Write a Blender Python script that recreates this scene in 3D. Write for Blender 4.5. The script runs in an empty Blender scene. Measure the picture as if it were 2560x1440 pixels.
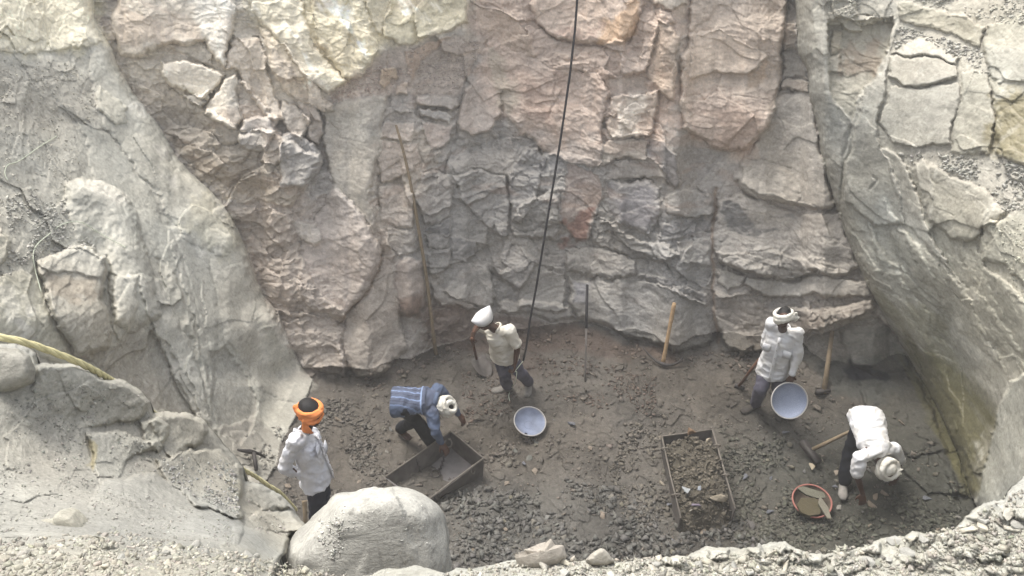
import bpy, bmesh, math, random
import numpy as np
from mathutils import Vector, Matrix

random.seed(7)
rng = np.random.default_rng(11)
SC = bpy.context.scene
COL = SC.collection

# ------------------------------------------------------------------ camera
H, PITCH, F = 7.6, 38.0, 2130.0          # eye height over the pit floor, tilt, focal length in photo px
sp, cp = math.sin(math.radians(PITCH)), math.cos(math.radians(PITCH))
cam = bpy.data.cameras.new('camera')
camo = bpy.data.objects.new('camera', cam)
COL.objects.link(camo)
camo.location = (0, 0, H)
camo.rotation_euler = (math.radians(90 - PITCH), 0, 0)
cam.sensor_width = 36.0
cam.lens = 36.0 * F / 2560.0
cam.clip_start, cam.clip_end = 0.05, 500
SC.camera = camo
HAZE = 0.005

# ------------------------------------------------------------------ light
SUN_EL, SUN_AZ = 62.0, -42.0             # azimuth measured from +Y towards +X
world = bpy.data.worlds.new('World')
SC.world = world
world.use_nodes = True
wn = world.node_tree.nodes
bg = wn['Background']
sky = wn.new('ShaderNodeTexSky')
sky.sky_type = 'NISHITA'
sky.sun_disc = False
sky.sun_elevation = math.radians(SUN_EL)
sky.sun_rotation = math.radians(SUN_AZ)
sky.dust_density = 4.0
sky.air_density = 1.0
hsv = wn.new('ShaderNodeHueSaturation')       # thin high cloud greys the sky light
hsv.inputs['Saturation'].default_value = 0.35
world.node_tree.links.new(sky.outputs[0], hsv.inputs['Color'])
world.node_tree.links.new(hsv.outputs[0], bg.inputs[0])
bg.inputs[1].default_value = 0.15
sl = bpy.data.lights.new('sun', 'SUN')
sl.energy = 1.6
sl.angle = math.radians(24)
sl.color = (1.0, 0.965, 0.905)
suno = bpy.data.objects.new('sun', sl)
COL.objects.link(suno)
sdir = Vector((math.sin(math.radians(SUN_AZ)) * math.cos(math.radians(SUN_EL)),
               math.cos(math.radians(SUN_AZ)) * math.cos(math.radians(SUN_EL)),
               math.sin(math.radians(SUN_EL))))
suno.rotation_euler = sdir.to_track_quat('Z', 'Y').to_euler()
SC.view_settings.view_transform = 'Standard'
SC.view_settings.look = 'None'
SC.view_settings.gamma = 1.0
SC.view_settings.exposure = 1.3

# ------------------------------------------------------------------ helpers
def lin(c):
    c = np.asarray(c, float) / 255.0
    return np.where(c <= 0.04045, c / 12.92, ((c + 0.055) / 1.055) ** 2.4)

def ray(px, py):
    X = (np.asarray(px, float) - 1280) / F
    Y = (720 - np.asarray(py, float)) / F
    return X, cp + Y * sp, -(sp - Y * cp)

def P_d(px, py, d):
    rx, ry, rz = ray(px, py)
    return np.stack([rx * d, ry * d, H + rz * d], -1)

def P_z(px, py, z):
    return P_d(px, py, (z - H) / ray(px, py)[2])

def P_y(px, py, y):
    return P_d(px, py, y / ray(px, py)[1])

def plane3(px, py, a, b, c):
    n = np.cross(np.subtract(b, a), np.subtract(c, a))
    k = np.dot(n, a)
    rx, ry, rz = ray(px, py)
    den = n[0] * rx + n[1] * ry + n[2] * rz
    return (k - n[2] * H) / den

def rbf(pts, qx, qy):
    P = np.array(pts, float)
    s = 500.0
    x, y, v = P[:, 0] / s, P[:, 1] / s, P[:, 2]
    def phi(r2): return 0.5 * r2 * np.log(r2 + 1e-9)
    n = len(P)
    A = np.zeros((n + 3, n + 3))
    A[:n, :n] = phi((x[:, None] - x) ** 2 + (y[:, None] - y) ** 2) + np.eye(n) * 0.01
    A[:n, n] = 1; A[:n, n + 1] = x; A[:n, n + 2] = y
    A[n:, :n] = A[:n, n:].T
    w = np.linalg.solve(A, np.r_[v, 0, 0, 0])
    out = w[n] + w[n + 1] * qx / s + w[n + 2] * qy / s
    for i in range(n):
        out = out + w[i] * phi((qx / s - x[i]) ** 2 + (qy / s - y[i]) ** 2)
    return out

def hash3(ix, iy, iz, k):
    h = (ix * 374761393 + iy * 668265263 + iz * 2147483647 + k * 974711) & 0xffffffff
    h = ((h ^ (h >> 13)) * 1274126177) & 0xffffffff
    h = ((h ^ (h >> 15)) * 2246822519) & 0xffffffff
    return ((h ^ (h >> 16)) & 0xffffff) / float(0xffffff)

def vnoise(p, seed=0):
    """value noise in [-1,1] at points p (...,3)"""
    i = np.floor(p).astype(np.int64)
    f = p - i
    u = f * f * f * (f * (f * 6 - 15) + 10)
    out = 0
    for dx in (0, 1):
        wx = u[..., 0] if dx else 1 - u[..., 0]
        for dy in (0, 1):
            wy = u[..., 1] if dy else 1 - u[..., 1]
            for dz in (0, 1):
                wz = u[..., 2] if dz else 1 - u[..., 2]
                out = out + wx * wy * wz * hash3(i[..., 0] + dx, i[..., 1] + dy, i[..., 2] + dz, seed)
    return out * 2 - 1

def fbm(p, f, octv=4, seed=0, gain=0.5):
    a, o, t = 1.0, 0.0, 0.0
    for k in range(octv):
        o = o + a * vnoise(p * f + 17.3 * k, seed + k)
        t += a
        a *= gain; f = f * 2.03
    return o / t * 1.6

def worley(p, seed=0, tilt=0.6):
    """fractured cells: returns (edge distance f2-f1, tilted plane height, cell random)"""
    i = np.floor(p).astype(np.int64)
    best = np.full(p.shape[:-1], 9.0); sec = best.copy()
    hgt = np.zeros_like(best); rnd = np.zeros_like(best)
    for dx in (-1, 0, 1):
        for dy in (-1, 0, 1):
            for dz in (-1, 0, 1):
                c = i + (dx, dy, dz)
                r = [hash3(c[..., 0], c[..., 1], c[..., 2], seed + q) for q in range(6)]
                v = np.stack([p[..., 0] - c[..., 0] - r[0], p[..., 1] - c[..., 1] - r[1], p[..., 2] - c[..., 2] - r[2]], -1)
                d = np.sqrt((v ** 2).sum(-1))
                h = (r[3] - .5) + tilt * ((r[4] - .5) * 2 * v[..., 0] + (r[5] - .5) * 2 * v[..., 2])
                m = d < best
                sec = np.where(m, best, np.minimum(sec, d))
                hgt = np.where(m, h, hgt); rnd = np.where(m, r[3], rnd)
                best = np.where(m, d, best)
    return sec - best, hgt, rnd

def seg_dist(x, y, pts, closed=True):
    """distance to polyline, index weights for interpolation along it"""
    P = np.array([(q[0], q[1]) for q in pts], float)
    L = np.array([q[2] if len(q) > 2 else 1.0 for q in pts], float)
    n = len(P); m = n if closed else n - 1
    best = np.full(x.shape, 1e9); inside = np.zeros(x.shape, bool)
    num = np.zeros(x.shape); den = np.zeros(x.shape)
    for k in range(m):
        a, b = P[k], P[(k + 1) % n]
        e = b - a
        ll = max(e @ e, 1e-6)
        t = np.clip(((x - a[0]) * e[0] + (y - a[1]) * e[1]) / ll, 0, 1)
        dx = x - a[0] - t * e[0]; dy = y - a[1] - t * e[1]
        d = np.sqrt(dx * dx + dy * dy)
        best = np.minimum(best, d)
        l = L[k] * (1 - t) + L[(k + 1) % n] * t
        w = math.sqrt(ll) / (d + 2.0) ** 2
        num += w * l; den += w
        c = (a[1] > y) != (b[1] > y)
        if a[1] != b[1]:
            inside ^= c & (x < (b[0] - a[0]) * (y - a[1]) / (b[1] - a[1]) + a[0])
    return best, inside, num / den

def smooth(t):
    t = np.clip(t, 0, 1)
    return t * t * (3 - 2 * t)

LIFT, CRK = .35, .14

class Grid:
    """a rock surface: sheet of points addressed by photo px, each with its own true distance"""
    def __init__(s, xs, ys):
        s.xs, s.ys = xs, ys
        s.rk, s.ls = .7, 1.0
        s.x, s.y = np.meshgrid(xs, ys)
        s.d = np.zeros_like(s.x)
        s.col = np.ones(s.x.shape + (3,)) * 0.3
        s.rough = np.ones_like(s.x)      # how broken the surface is
        s.strat = np.zeros_like(s.x)     # how layered
        z = np.zeros_like(s.x)
        q = np.stack([s.x, s.y, z], -1)
        s.wx = s.x + 9 * fbm(q, 1 / 60., 3, 5) + 3 * vnoise(q / 9., 8)
        s.wy = s.y + 9 * fbm(q, 1 / 60., 3, 25) + 3 * vnoise(q / 9., 28)
    def box(s, pts, m):
        X = [q[0] for q in pts]; Y = [q[1] for q in pts]
        i0, i1 = np.searchsorted(s.xs, (min(X) - m, max(X) + m))
        j0, j1 = np.searchsorted(s.ys, (min(Y) - m, max(Y) + m))
        return slice(max(j0 - 1, 0), j1 + 1), slice(max(i0 - 1, 0), i1 + 1)
    def plate(s, pts, lift=1.0, r=9, col=None, mix=0.8, rough=None, strat=None, soft=5):
        b = s.box(pts, 40)
        if s.x[b].size == 0: return
        dist, ins, l = seg_dist(s.wx[b], s.wy[b], pts)
        t = np.clip(dist / (r * s.rk), 0, 1)
        prof = np.where(ins, np.sqrt(np.maximum(0, 1 - (1 - t) ** 2)), 0)
        s.d[b] -= l * lift * prof * LIFT * s.ls
        m = smooth(dist / soft) * ins
        if col is not None:
            s.col[b] += (lin(col) - s.col[b]) * (m * mix * .62)[..., None]
        if rough is not None: s.rough[b] += (rough - s.rough[b]) * m
        if strat is not None: s.strat[b] += (strat - s.strat[b]) * m
    def stain(s, pts, col, mix=0.7, soft=30, noise=0.5, rough=None, strat=None, streak=None):
        b = s.box(pts, 60)
        if s.x[b].size == 0: return
        dist, ins, l = seg_dist(s.wx[b], s.wy[b], pts)
        sd = np.where(ins, dist, -dist)
        q = np.stack([s.x[b], s.y[b], 0 * s.x[b]], -1)
        if streak:
            a = math.radians(streak)
            u = q[..., 0] * math.cos(a) + q[..., 1] * math.sin(a)
            v = -q[..., 0] * math.sin(a) + q[..., 1] * math.cos(a)
            q = np.stack([u * .22, v, 0 * u], -1)
        nz = fbm(q, 1 / 26., 4, 91)
        m = smooth(sd / soft + .5 + noise * nz)
        s.col[b] += (lin(col) - s.col[b]) * (m * mix)[..., None]
        if rough is not None: s.rough[b] += (rough - s.rough[b]) * m
        if strat is not None: s.strat[b] += (strat - s.strat[b]) * m
    def crack(s, pts, w=4, dep=0.15, col=None):
        b = s.box(pts, 6 * w + 10)
        if s.x[b].size == 0: return
        dist, _, l = seg_dist(s.x[b] * .4 + s.wx[b] * .6, s.x[b] * 0 + s.y[b] * .4 + s.wy[b] * .6, pts, False)
        g = np.exp(-(dist / (w * .6)) ** 2)
        s.d[b] += l * dep * g * CRK * s.ls
        if col is not None:
            s.col[b] += (lin(col) - s.col[b]) * g[..., None]
    def pos(s):
        return P_d(s.x, s.y, s.d)
    def at(s, px, py, arr=None):
        a = s.d if arr is None else arr
        i = np.clip(np.searchsorted(s.xs, px) - 1, 0, len(s.xs) - 2)
        j = np.clip(np.searchsorted(s.ys, py) - 1, 0, len(s.ys) - 2)
        u = (px - s.xs[i]) / (s.xs[i + 1] - s.xs[i]); v = (py - s.ys[j]) / (s.ys[j + 1] - s.ys[j])
        if a.ndim == 3: u = np.asarray(u)[..., None]; v = np.asarray(v)[..., None]
        return (a[j, i] * (1 - u) + a[j, i + 1] * u) * (1 - v) + (a[j + 1, i] * (1 - u) + a[j + 1, i + 1] * u) * v
    def P(s, px, py, up=0.0):
        q = P_d(px, py, s.at(px, py))
        return Vector(q) + Vector((0, 0, up))

def axis(lo, a, b, hi, step, gro=1.045):
    core = np.arange(a, b + step, step)
    out, h, v = [], step, core[-1]
    while v < hi:
        h *= gro; v += h; out.append(v)
    pre, h, v = [], step, core[0]
    while v > lo:
        h *= gro; v -= h; pre.append(v)
    return np.array(pre[::-1] + list(core) + out)
# ------------------------------------------------------------------ pit: walls and floor
STEP = 2.25
G = Grid(axis(-700, -24, 2584, 3260, STEP), axis(-620, -24, 1464, 1900, STEP))
X, Y = G.x, G.y

FLOOR_Z = [(1400, 880, .05), (1700, 900, .1), (2100, 960, .15), (2300, 1100, .2), (2430, 1250, .25), (1300, 1100, 0),
           (1650, 1280, 0), (1250, 1380, .35), (900, 1200, .2), (820, 1260, .45), (700, 1180, .45), (780, 960, .1),
           (1000, 940, 0), (900, 1050, .1), (2000, 1300, -.05), (1400, 1330, .15), (800, 1340, .8), (2000, 1060, 0),
           (600, 1300, .9), (2600, 1300, .3), (1500, 1600, .6), (600, 1700, 1.2), (2500, 1700, .8), (1280, 700, 0), (-300, 1200, .6), (3000, 1000, .4)]
zf = rbf(FLOOR_Z, X, Y)
d_floor = (zf - H) / ray(X, Y)[2]
d_floor = np.where((d_floor < 0) | (d_floor > 40), 40, d_floor)

foot = np.array([(-900, 1010), (0, 985), (500, 960), (800, 955), (900, 945), (1020, 905), (1080, 880), (1250, 840), (1450, 835), (1560, 862), (1700, 900),
                 (1800, 885), (1900, 880), (2000, 905), (2060, 960), (2160, 975), (2280, 960), (2400, 960), (3400, 960)], float)
slope = np.array([(-900, 1.7), (500, 1.7), (800, 1.75), (1050, 2.1), (1500, 2.25), (1800, 2.2), (2000, 2.1), (2300, 1.9), (3400, 1.8)])
yf = np.interp(X, foot[:, 0], foot[:, 1]) + 11 * fbm(np.stack([X, 0 * X, 0 * X], -1), 1 / 70., 3, 19)
ta = np.interp(X, slope[:, 0], slope[:, 1])
def wall_depth(px, py):
    yf_ = np.interp(px, foot[:, 0], foot[:, 1]); t = np.interp(px, slope[:, 0], slope[:, 1])
    _, fy, fz = ray(px, yf_)
    df = -H / fz
    ry, rz = ray(px, py)[1:]
    return (H + df * fy * t) / (t * ry - rz)
_, fy_, fz_ = ray(X, yf)
df_ = -H / fz_
_, ry_, rz_ = ray(X, Y)
d_back = (H + df_ * fy_ * ta) / (ta * ry_ - rz_)

LC = [(225, -300), (232, -100), (234, 0), (239, 53), (260, 91), (281, 123), (299, 179), (334, 228), (369, 278), (404, 327), (439, 387), (475, 429), (527, 478),
      (562, 513), (598, 580), (633, 661), (657, 738), (696, 777), (722, 845), (742, 895), (762, 928), (778, 950)]
RC = [(1985, -300), (1988, -100), (1990, 0), (1994, 70), (1996, 130), (2018, 176), (2026, 246), (2047, 334), (2057, 415), (2075, 460), (2089, 517), (2113, 580), (2145, 661),
      (2166, 707), (2198, 766), (2240, 837), (2293, 928), (2328, 987), (2363, 1057), (2398, 1145), (2433, 1250), (2470, 1330)]
LREG = [(-900, -700), (222, -700)] + LC + [(768, 990), (735, 1050), (700, 1110), (690, 1160), (650, 1230), (600, 1300), (500, 1400), (300, 1900), (-900, 2000)]
RREG = [(3500, -700), (1980, -700)] + RC + [(2520, 1430), (2600, 1600), (2800, 2000), (3500, 2000)]

P2 = P_d(234, 0, wall_depth(234., 0.))
d_left = plane3(X, Y, P_z(800, 960, .1), P_z(650, 1200, .5), P2)
Q2 = P_d(1990, 0, wall_depth(1990., 0.))
d_right = rbf([(1990, -50, 10.4), (2080, 450, 10.3), (2200, 760, 10.1), (2328, 987, 9.9), (2433, 1250, 9.0), (2200, 300, 9.5), (2300, 700, 9.2), (2550, 0, 8.9),
               (2550, 300, 8.5), (2550, 560, 8.0), (2550, 900, 7.7), (2230, 0, 9.9), (2500, 1200, 8.2), (3260, 0, 6.8), (3260, 900, 5.6), (3260, -600, 7.5), (2300, -600, 10.5), (2700, 1700, 6.5)], X, Y)
for a in (d_left, d_right): a[(a < 0) | (a > 40)] = 40
print('left depths', [(p, round(float(G.at(p[0], p[1], d_left)), 2)) for p in ((0, 100), (0, 500), (0, 800), (400, 800), (300, 300))])
print('right depths', [(p, round(float(G.at(p[0], p[1], d_right)), 2)) for p in ((2550, 100), (2550, 500), (2550, 900), (2200, 300))])
print('back depths', [(p, round(float(G.at(p[0], p[1], d_back)), 2)) for p in ((1280, 0), (1280, 500), (2000, 100), (400, 50))])

def softmin(a, b, k):
    h = np.clip(.5 + .5 * (b - a) / k, 0, 1)
    return b * (1 - h) + a * h - k * h * (1 - h)

d_pit = softmin(d_back, d_floor, .25)
dl, inl, _ = seg_dist(G.wx * .3 + X * .7, G.wy * .3 + Y * .7, LREG)
dr, inr, _ = seg_dist(G.wx * .3 + X * .7, G.wy * .3 + Y * .7, RREG)
dcl, _, _ = seg_dist(X, Y, LC + [(768, 990), (735, 1050), (700, 1110), (690, 1160)], False)
dcr, _, _ = seg_dist(X, Y, RC, False)
wl = np.exp(-dcl / 130.0) ; wr = np.exp(-dcr / 150.0)
dL = d_left * (1 - wl) + softmin(d_back, d_floor, .3) * wl
dR = d_right * (1 - wr) + softmin(d_back, d_floor, .3) * wr
dL = softmin(dL, d_floor + .05, .3)
dL = np.where(inl, np.maximum(dL, d_floor - .12) * smooth((Y - 900) / 60) * (X > 640) * smooth((X - 640) / 80) + dL * (1 - smooth((Y - 900) / 60) * (X > 640) * smooth((X - 640) / 80)), dL)
edge = lambda d, r: np.sqrt(np.maximum(0, 1 - (1 - np.clip(d / r, 0, 1)) ** 2))
dL = dL - .38 * edge(dl, 42) * (1 - .92 * smooth((Y - 780) / 170))
dR = dR - .50 * edge(dr, 55)
G.d = np.where(inl, dL, np.where(inr, dR, d_pit))
REG = np.where(inl, 1, np.where(inr, 2, 0))
isfloor = (REG == 0) & (d_floor < d_back + .15)
REG[isfloor] = 3

# ---- base colours
def setc(m, c): G.col[m] = lin(c)
setc(REG == 0, (148, 140, 131)); setc(REG == 1, (176, 174, 160)); setc(REG == 2, (151, 148, 134)); setc(REG == 3, (102, 95, 87))
G.rough[:] = 1.0
G.rough[REG == 1] = .55
G.rough[REG == 2] = .6
G.rough[REG == 3] = .35
G.strat[REG == 0] = .35
pl, st, cr = G.plate, G.stain, G.crack

# broad colour zones of the stone (rust, grey shale); bright top-left light painted in as cream
st([(-100, -100), (235, -100), (262, 110), (200, 130), (-100, 125)], (222, 212, 172), .8, 40)
st([(285, -100), (1180, -100), (1180, 90), (960, 150), (850, 230), (740, 250), (600, 330), (300, 180)], (205, 194, 172), .8, 60)
st([(590, -60), (1180, -60), (1170, 70), (1000, 110), (940, 150), (860, 220), (760, 190), (640, 60)], (208, 196, 150), .8, 40, streak=60)
st([(1180, -60), (1700, -60), (1700, 320), (1520, 420), (1300, 330), (1190, 240)], (176, 146, 124), .75, 60, streak=-20)
st([(1690, -60), (1990, -60), (1950, 240), (1860, 400), (1700, 340)], (178, 155, 133), .8, 40, streak=-15)
st([(620, 430), (1000, 560), (1000, 800), (980, 920), (760, 940), (640, 700)], (158, 142, 128), .8, 60)
st([(820, 380), (1120, 320), (1080, 560), (960, 640)], (165, 150, 130), .7, 50)
st([(1120, 340), (1780, 360), (1790, 860), (1600, 850), (1080, 740), (1020, 560)], (130, 128, 124), .85, 70)
st([(1500, 300), (1780, 380), (1780, 500), (1540, 430)], (148, 138, 128), .6, 50)
st([(1060, 750), (1200, 770), (1450, 820), (1700, 880), (1700, 910), (1400, 880), (1060, 860)], (104, 84, 72), .8, 25, streak=8)
st([(1990, -60), (2600, -60), (2600, 420), (2200, 420), (2060, 300)], (158, 155, 143), .5, 60)
st([(2250, 860), (2380, 900), (2500, 1010), (2480, 1240), (2420, 1240), (2330, 1010)], (108, 104, 76), .85, 40, streak=55)
st([(2200, 620), (2330, 800), (2600, 1000), (2600, 700), (2400, 500)], (146, 147, 132), .4, 60, streak=50)
st([(2480, 250), (2600, 250), (2600, 420), (2470, 390)], (120, 112, 70), .7, 30)

# ---- LEFT WALL
pl([(-60, -60), (215, -60), (235, 30), (255, 110), (150, 135), (-60, 120)], .18, 20, (226, 214, 180), rough=.8)
pl([(-60, 130), (140, 145), (260, 130), (300, 240), (260, 330), (200, 440), (60, 560), (-60, 600)], .02, 20, (170, 166, 152), .7, rough=.55)
st([(-60, 150), (150, 160), (250, 190), (260, 270), (150, 330), (-60, 310)], (160, 154, 140), .6, 40)
pl([(236, 20), (262, 110), (300, 195), (370, 300), (440, 400), (540, 500), (600, 600), (560, 640), (470, 600), (420, 520), (350, 440), (270, 330), (235, 200), (212, 90)], .10, 26, (186, 184, 168), .8, rough=.25)
pl([(255, 215), (320, 262), (318, 300), (290, 310), (240, 270)], .12, 14, (196, 190, 166), .7, rough=.3)
pl([(200, 300), (270, 330), (330, 420), (390, 500), (440, 600), (440, 690), (380, 640), (330, 560), (300, 480), (235, 450), (215, 380)], .08, 30, (180, 180, 166), .6, rough=.25)
pl([(160, 458, .3), (200, 445, .4), (250, 452, .5), (310, 478, .5), (345, 530, .5), (362, 620, .5), (385, 700, .4), (400, 790, .3), (340, 840, .2), (285, 800, .3), (275, 690, .3), (240, 630, .1), (190, 600, .1), (170, 530, .15)], 1.9, 60, (178, 177, 163), .8, rough=.3)
st([(185, 452), (250, 452), (322, 492), (300, 510), (230, 480)], (212, 206, 190), .7, 12)
pl([(95, 655, .15), (150, 625, .2), (200, 612, .3), (262, 640, .45), (272, 700, .45), (262, 745, .4), (285, 830, .3), (275, 872, .3), (235, 890, .35), (190, 885, .3), (150, 815, .3), (112, 745, .3)], 1.6, 22, (160, 152, 134), .8, rough=.6, strat=.5)
pl([(98, 662), (150, 630), (200, 615), (258, 640), (266, 690), (200, 684), (130, 676)], .07, 9, (192, 188, 172), .8, rough=.3)
st([(110, 680), (240, 690), (255, 730), (200, 760), (125, 740)], (150, 132, 108), .6, 20)
pl([(-60, 690), (60, 680), (95, 700), (120, 770), (165, 860), (200, 920), (60, 870), (-60, 850)], .12, 18, (180, 175, 146), .8, rough=.9)
cr([(88, 640), (105, 710), (135, 780), (165, 850), (200, 890), (225, 905)], 5, .2)
cr([(264, 640), (276, 670), (275, 690)], 4, .18)
pl([(0, 575), (22, 590), (20, 650), (-20, 680), (-60, 600)], .25, 14, (176, 172, 150))
# lower left: brown recess and pale flutes
pl([(190, 890), (290, 862), (340, 800), (420, 860), (480, 960), (505, 1040), (470, 1050), (380, 1020), (270, 950)], -.16, 16, (146, 138, 124), .85, rough=.9, strat=.6)
pl([(350, 690, .1), (400, 700, .3), (440, 790, .35), (490, 900, .35), (515, 990, .35), (522, 1060, .3), (496, 1055, .3), (462, 985, .3), (430, 930, .25), (395, 860, .2), (365, 790, .1)], 1, 13, (178, 176, 164), .85, rough=.5)
pl([(395, 640, .0), (440, 700, .25), (470, 780, .3), (500, 870, .3), (530, 980, .3), (525, 1060, .3), (508, 990, .1), (480, 890, 0), (440, 790, 0), (405, 700, 0)], 1, 10, (166, 164, 150), .8, rough=.4)
pl([(290, 700), (350, 690), (340, 780), (310, 860), (285, 830)], .2, 14, (182, 180, 166), .7, rough=.35)
pl([(420, 560), (480, 570), (520, 650), (540, 760), (545, 860), (530, 960), (505, 880), (470, 760), (430, 650)], .10, 18, (172, 170, 158), .7, rough=.3)
cr([(425, 555), (445, 610), (468, 700), (500, 800), (525, 860), (535, 960), (525, 1050)], 5, .10)
pl([(520, 560, .05), (590, 590, .1), (640, 690, .15), (700, 820, .15), (750, 920, .1), (790, 975, .05), (740, 1010, .1), (660, 985, .15), (620, 920, .1), (570, 850, .1), (535, 720, .05)], 1, 28, (170, 166, 153), .75, rough=.3)
pl([(525, 880), (562, 862), (600, 900), (640, 985), (640, 1040), (600, 1110), (545, 1080), (525, 1000)], -.14, 20, (142, 138, 127), .85, rough=.5)
cr([(530, 895), (548, 880), (562, 864), (580, 866), (592, 880)], 5, .12)
for px, py, r_, h_ in ((560, 520, 26, .5), (555, 590, 20, .5), (500, 620, 14, .4), (655, 590, 16, .5), (700, 830, 22, .5), (335, 205, 12, .6), (350, 275, 16, .6), (400, 380, 18, .6), (420, 440, 22, .5),
                       (360, 830, 10, .6), (380, 830, 8, .6), (640, 830, 30, .35), (20, 750, 40, .3), (60, 830, 30, .5), (70, 760, 26, .4), (330, 260, 10, .6)):
    st([(px - r_ * .5, py - r_), (px + r_ * .6, py - r_ * .6), (px + r_ * .8, py + r_), (px - r_ * .1, py + r_ * 1.3)], (214, 210, 198), h_, 12, 1.3)
st([(470, 470), (560, 520), (600, 620), (560, 640), (470, 560)], (176, 170, 140), .5, 30, 1)
# dark foot of left wall
pl([(525, 1065), (640, 1040), (700, 1100), (735, 1160), (700, 1240), (600, 1200)], .1, 14, (126, 121, 113), .8, rough=.9)
pl([(570, 1080), (640, 1075), (668, 1110), (640, 1165), (590, 1150)], .12, 12, (134, 130, 120), .8, rough=.5)
cr([(590, 1135), (625, 1150), (650, 1190), (700, 1200), (735, 1240)], 6, .18)

# ---- BACK WALL, left third
pl([(300, 183, 0), (400, 205, .1), (470, 240, .2), (560, 290, .35), (600, 325, .35), (640, 320, .3), (720, 350, .35), (800, 380, .35), (806, 405, .35), (770, 440, .35), (735, 520, .35), (640, 505, .15), (560, 495, 0), (480, 430, 0), (400, 330, 0), (340, 240, 0)], 1, 22, (154, 140, 118), .9, rough=1.1, strat=1.3)
st([(420, 330), (560, 400), (700, 470), (600, 490), (500, 440)], (120, 100, 70), .5, 30, 1, streak=28)
pl([(285, -60), (590, -60), (588, 70), (572, 150), (562, 176), (515, 98), (470, 110), (410, 118), (345, 150), (300, 140), (283, 60)], .42, 20, (206, 192, 170), .8, rough=.35)
st([(300, 10), (500, 60), (520, 120), (420, 110), (310, 100)], (196, 172, 146), .6, 30, 1, streak=25)
st([(470, -20), (585, -20), (560, 150), (500, 80)], (224, 220, 206), .6, 20)
pl([(410, 118, .05), (515, 98, .1), (532, 118, .1), (535, 165, .05), (470, 145, .02)], 1, 6, (176, 170, 158), .9, rough=.5)
cr([(340, 146), (410, 142), (470, 148), (520, 165), (560, 178)], 5, .2)
cr([(405, 118), (450, 106), (525, 100)], 4, .16)
pl([(395, 155), (440, 150), (520, 165), (562, 182), (540, 215), (500, 245), (462, 222), (425, 215), (392, 190)], .34, 12, (222, 212, 190), .95, rough=.2)
pl([(455, 228), (500, 235), (520, 222), (520, 245), (500, 262), (470, 250)], .3, 8, (200, 192, 176), .8)
pl([(515, 250), (560, 195), (598, 185), (602, 290), (582, 322), (540, 305), (505, 280)], .42, 12, (204, 193, 172), .85, rough=.3)
pl([(560, 178), (590, 95), (640, 95), (668, 150), (690, 240), (712, 300), (680, 300), (620, 230), (600, 180)], .28, 12, (196, 176, 152), .8, rough=.7)
pl([(596, 200), (625, 210), (700, 300), (690, 345), (650, 330), (600, 320)], .25, 12, (178, 160, 142), .8, rough=.9)
pl([(600, 290), (650, 285), (682, 290), (690, 330), (660, 380), (620, 375), (590, 345)], .30, 14, (160, 155, 150), .85, rough=.45)
pl([(655, 320), (705, 330), (712, 400), (690, 412), (650, 400)], .35, 12, (176, 160, 144), .8, rough=.4)
pl([(705, 335), (745, 330), (790, 350), (806, 392), (795, 430), (745, 470), (705, 470), (700, 400)], .42, 14, (158, 155, 152), .85, rough=.5, strat=.8)
pl([(700, 245), (740, 260), (770, 310), (760, 350), (720, 330), (700, 290)], .3, 10, (186, 172, 152), .8, rough=.6)
pl([(740, 250), (790, 270), (815, 330), (800, 360), (765, 330)], .22, 10, (178, 158, 138), .8, rough=.8)
pl([(640, 60), (720, 130), (800, 220), (840, 270), (800, 280), (740, 250), (690, 200)], .22, 14, (200, 178, 150), .75, rough=1)
pl([(590, -60), (740, -60), (770, 60), (800, 130), (860, 200), (830, 240), (760, 190), (700, 120), (650, 60)], .30, 16, (216, 206, 178), .8, rough=.9)
pl([(760, -60), (900, -60), (935, 60), (945, 130), (900, 195), (850, 190), (800, 110)], .36, 22, (210, 198, 158), .8, rough=1.2)
pl([(900, -60), (985, -60), (985, 30), (960, 90), (935, 60)], .18, 12, (186, 174, 138), .8, rough=1)
pl([(985, -60), (1165, -60), (1172, 50), (1130, 85), (1080, 90), (1000, 110), (965, 95)], .30, 14, (196, 184, 140), .85, rough=.9, strat=.2)
for px, py, r_ in ((720, 60, 30), (760, 150, 28), (640, 20, 22), (860, 40, 26), (900, 120, 20), (1010, 10, 22), (1060, 40, 20), (820, 10, 30), (740, 100, 24), (770, 190, 20), (1100, 20, 16), (850, 100, 16)):
    st([(px - r_, py - r_), (px + r_ * .5, py - r_), (px + r_, py + r_), (px, py + r_ * 1.2)], (240, 236, 218), .8, 14, 1.6, streak=60)
# scree shelf and neighbours
st([(860, 200), (1010, 110), (1210, 95), (1150, 235), (1040, 240), (980, 235), (820, 260)], (172, 154, 138), .9, 18, rough=.6)
pl([(1010, 122), (1080, 105), (1140, 90), (1060, 150), (1020, 215)], .1, 8, (178, 138, 100), .85)
pl([(945, 180), (985, 172), (990, 200), (960, 225), (942, 210)], .16, 10, (196, 160, 110), .9, rough=.4)
pl([(985, 215), (1015, 205), (1015, 240), (990, 240)], .14, 8, (196, 168, 138), .9, rough=.4)
pl([(812, 268, .1), (870, 250, .2), (970, 235, .3), (968, 300, .3), (945, 400, .25), (925, 500, .2), (935, 570, .1), (880, 510, .1), (830, 470, .1), (812, 380, .1)], 1, 16, (158, 150, 132), .9, rough=.2, strat=0)
st([(830, 290), (900, 270), (930, 330), (880, 400)], (140, 136, 124), .6, 30)
pl([(970, 300), (1035, 300), (1040, 345), (1000, 350), (950, 345)], .16, 8, (176, 156, 138), .8, rough=.6)
pl([(945, 352), (1010, 356), (1050, 350), (1048, 400), (1000, 440), (950, 455)], .14, 9, (170, 150, 134), .8, rough=.5)
pl([(940, 462, .25), (980, 450, .1), (1040, 470, .1), (1030, 560, .2), (985, 570, .2), (950, 560, .1)], 1, 9, (166, 148, 132), .8, rough=.8)
cr([(940, 468), (960, 458), (995, 452), (1005, 460)], 4, .16)
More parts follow.
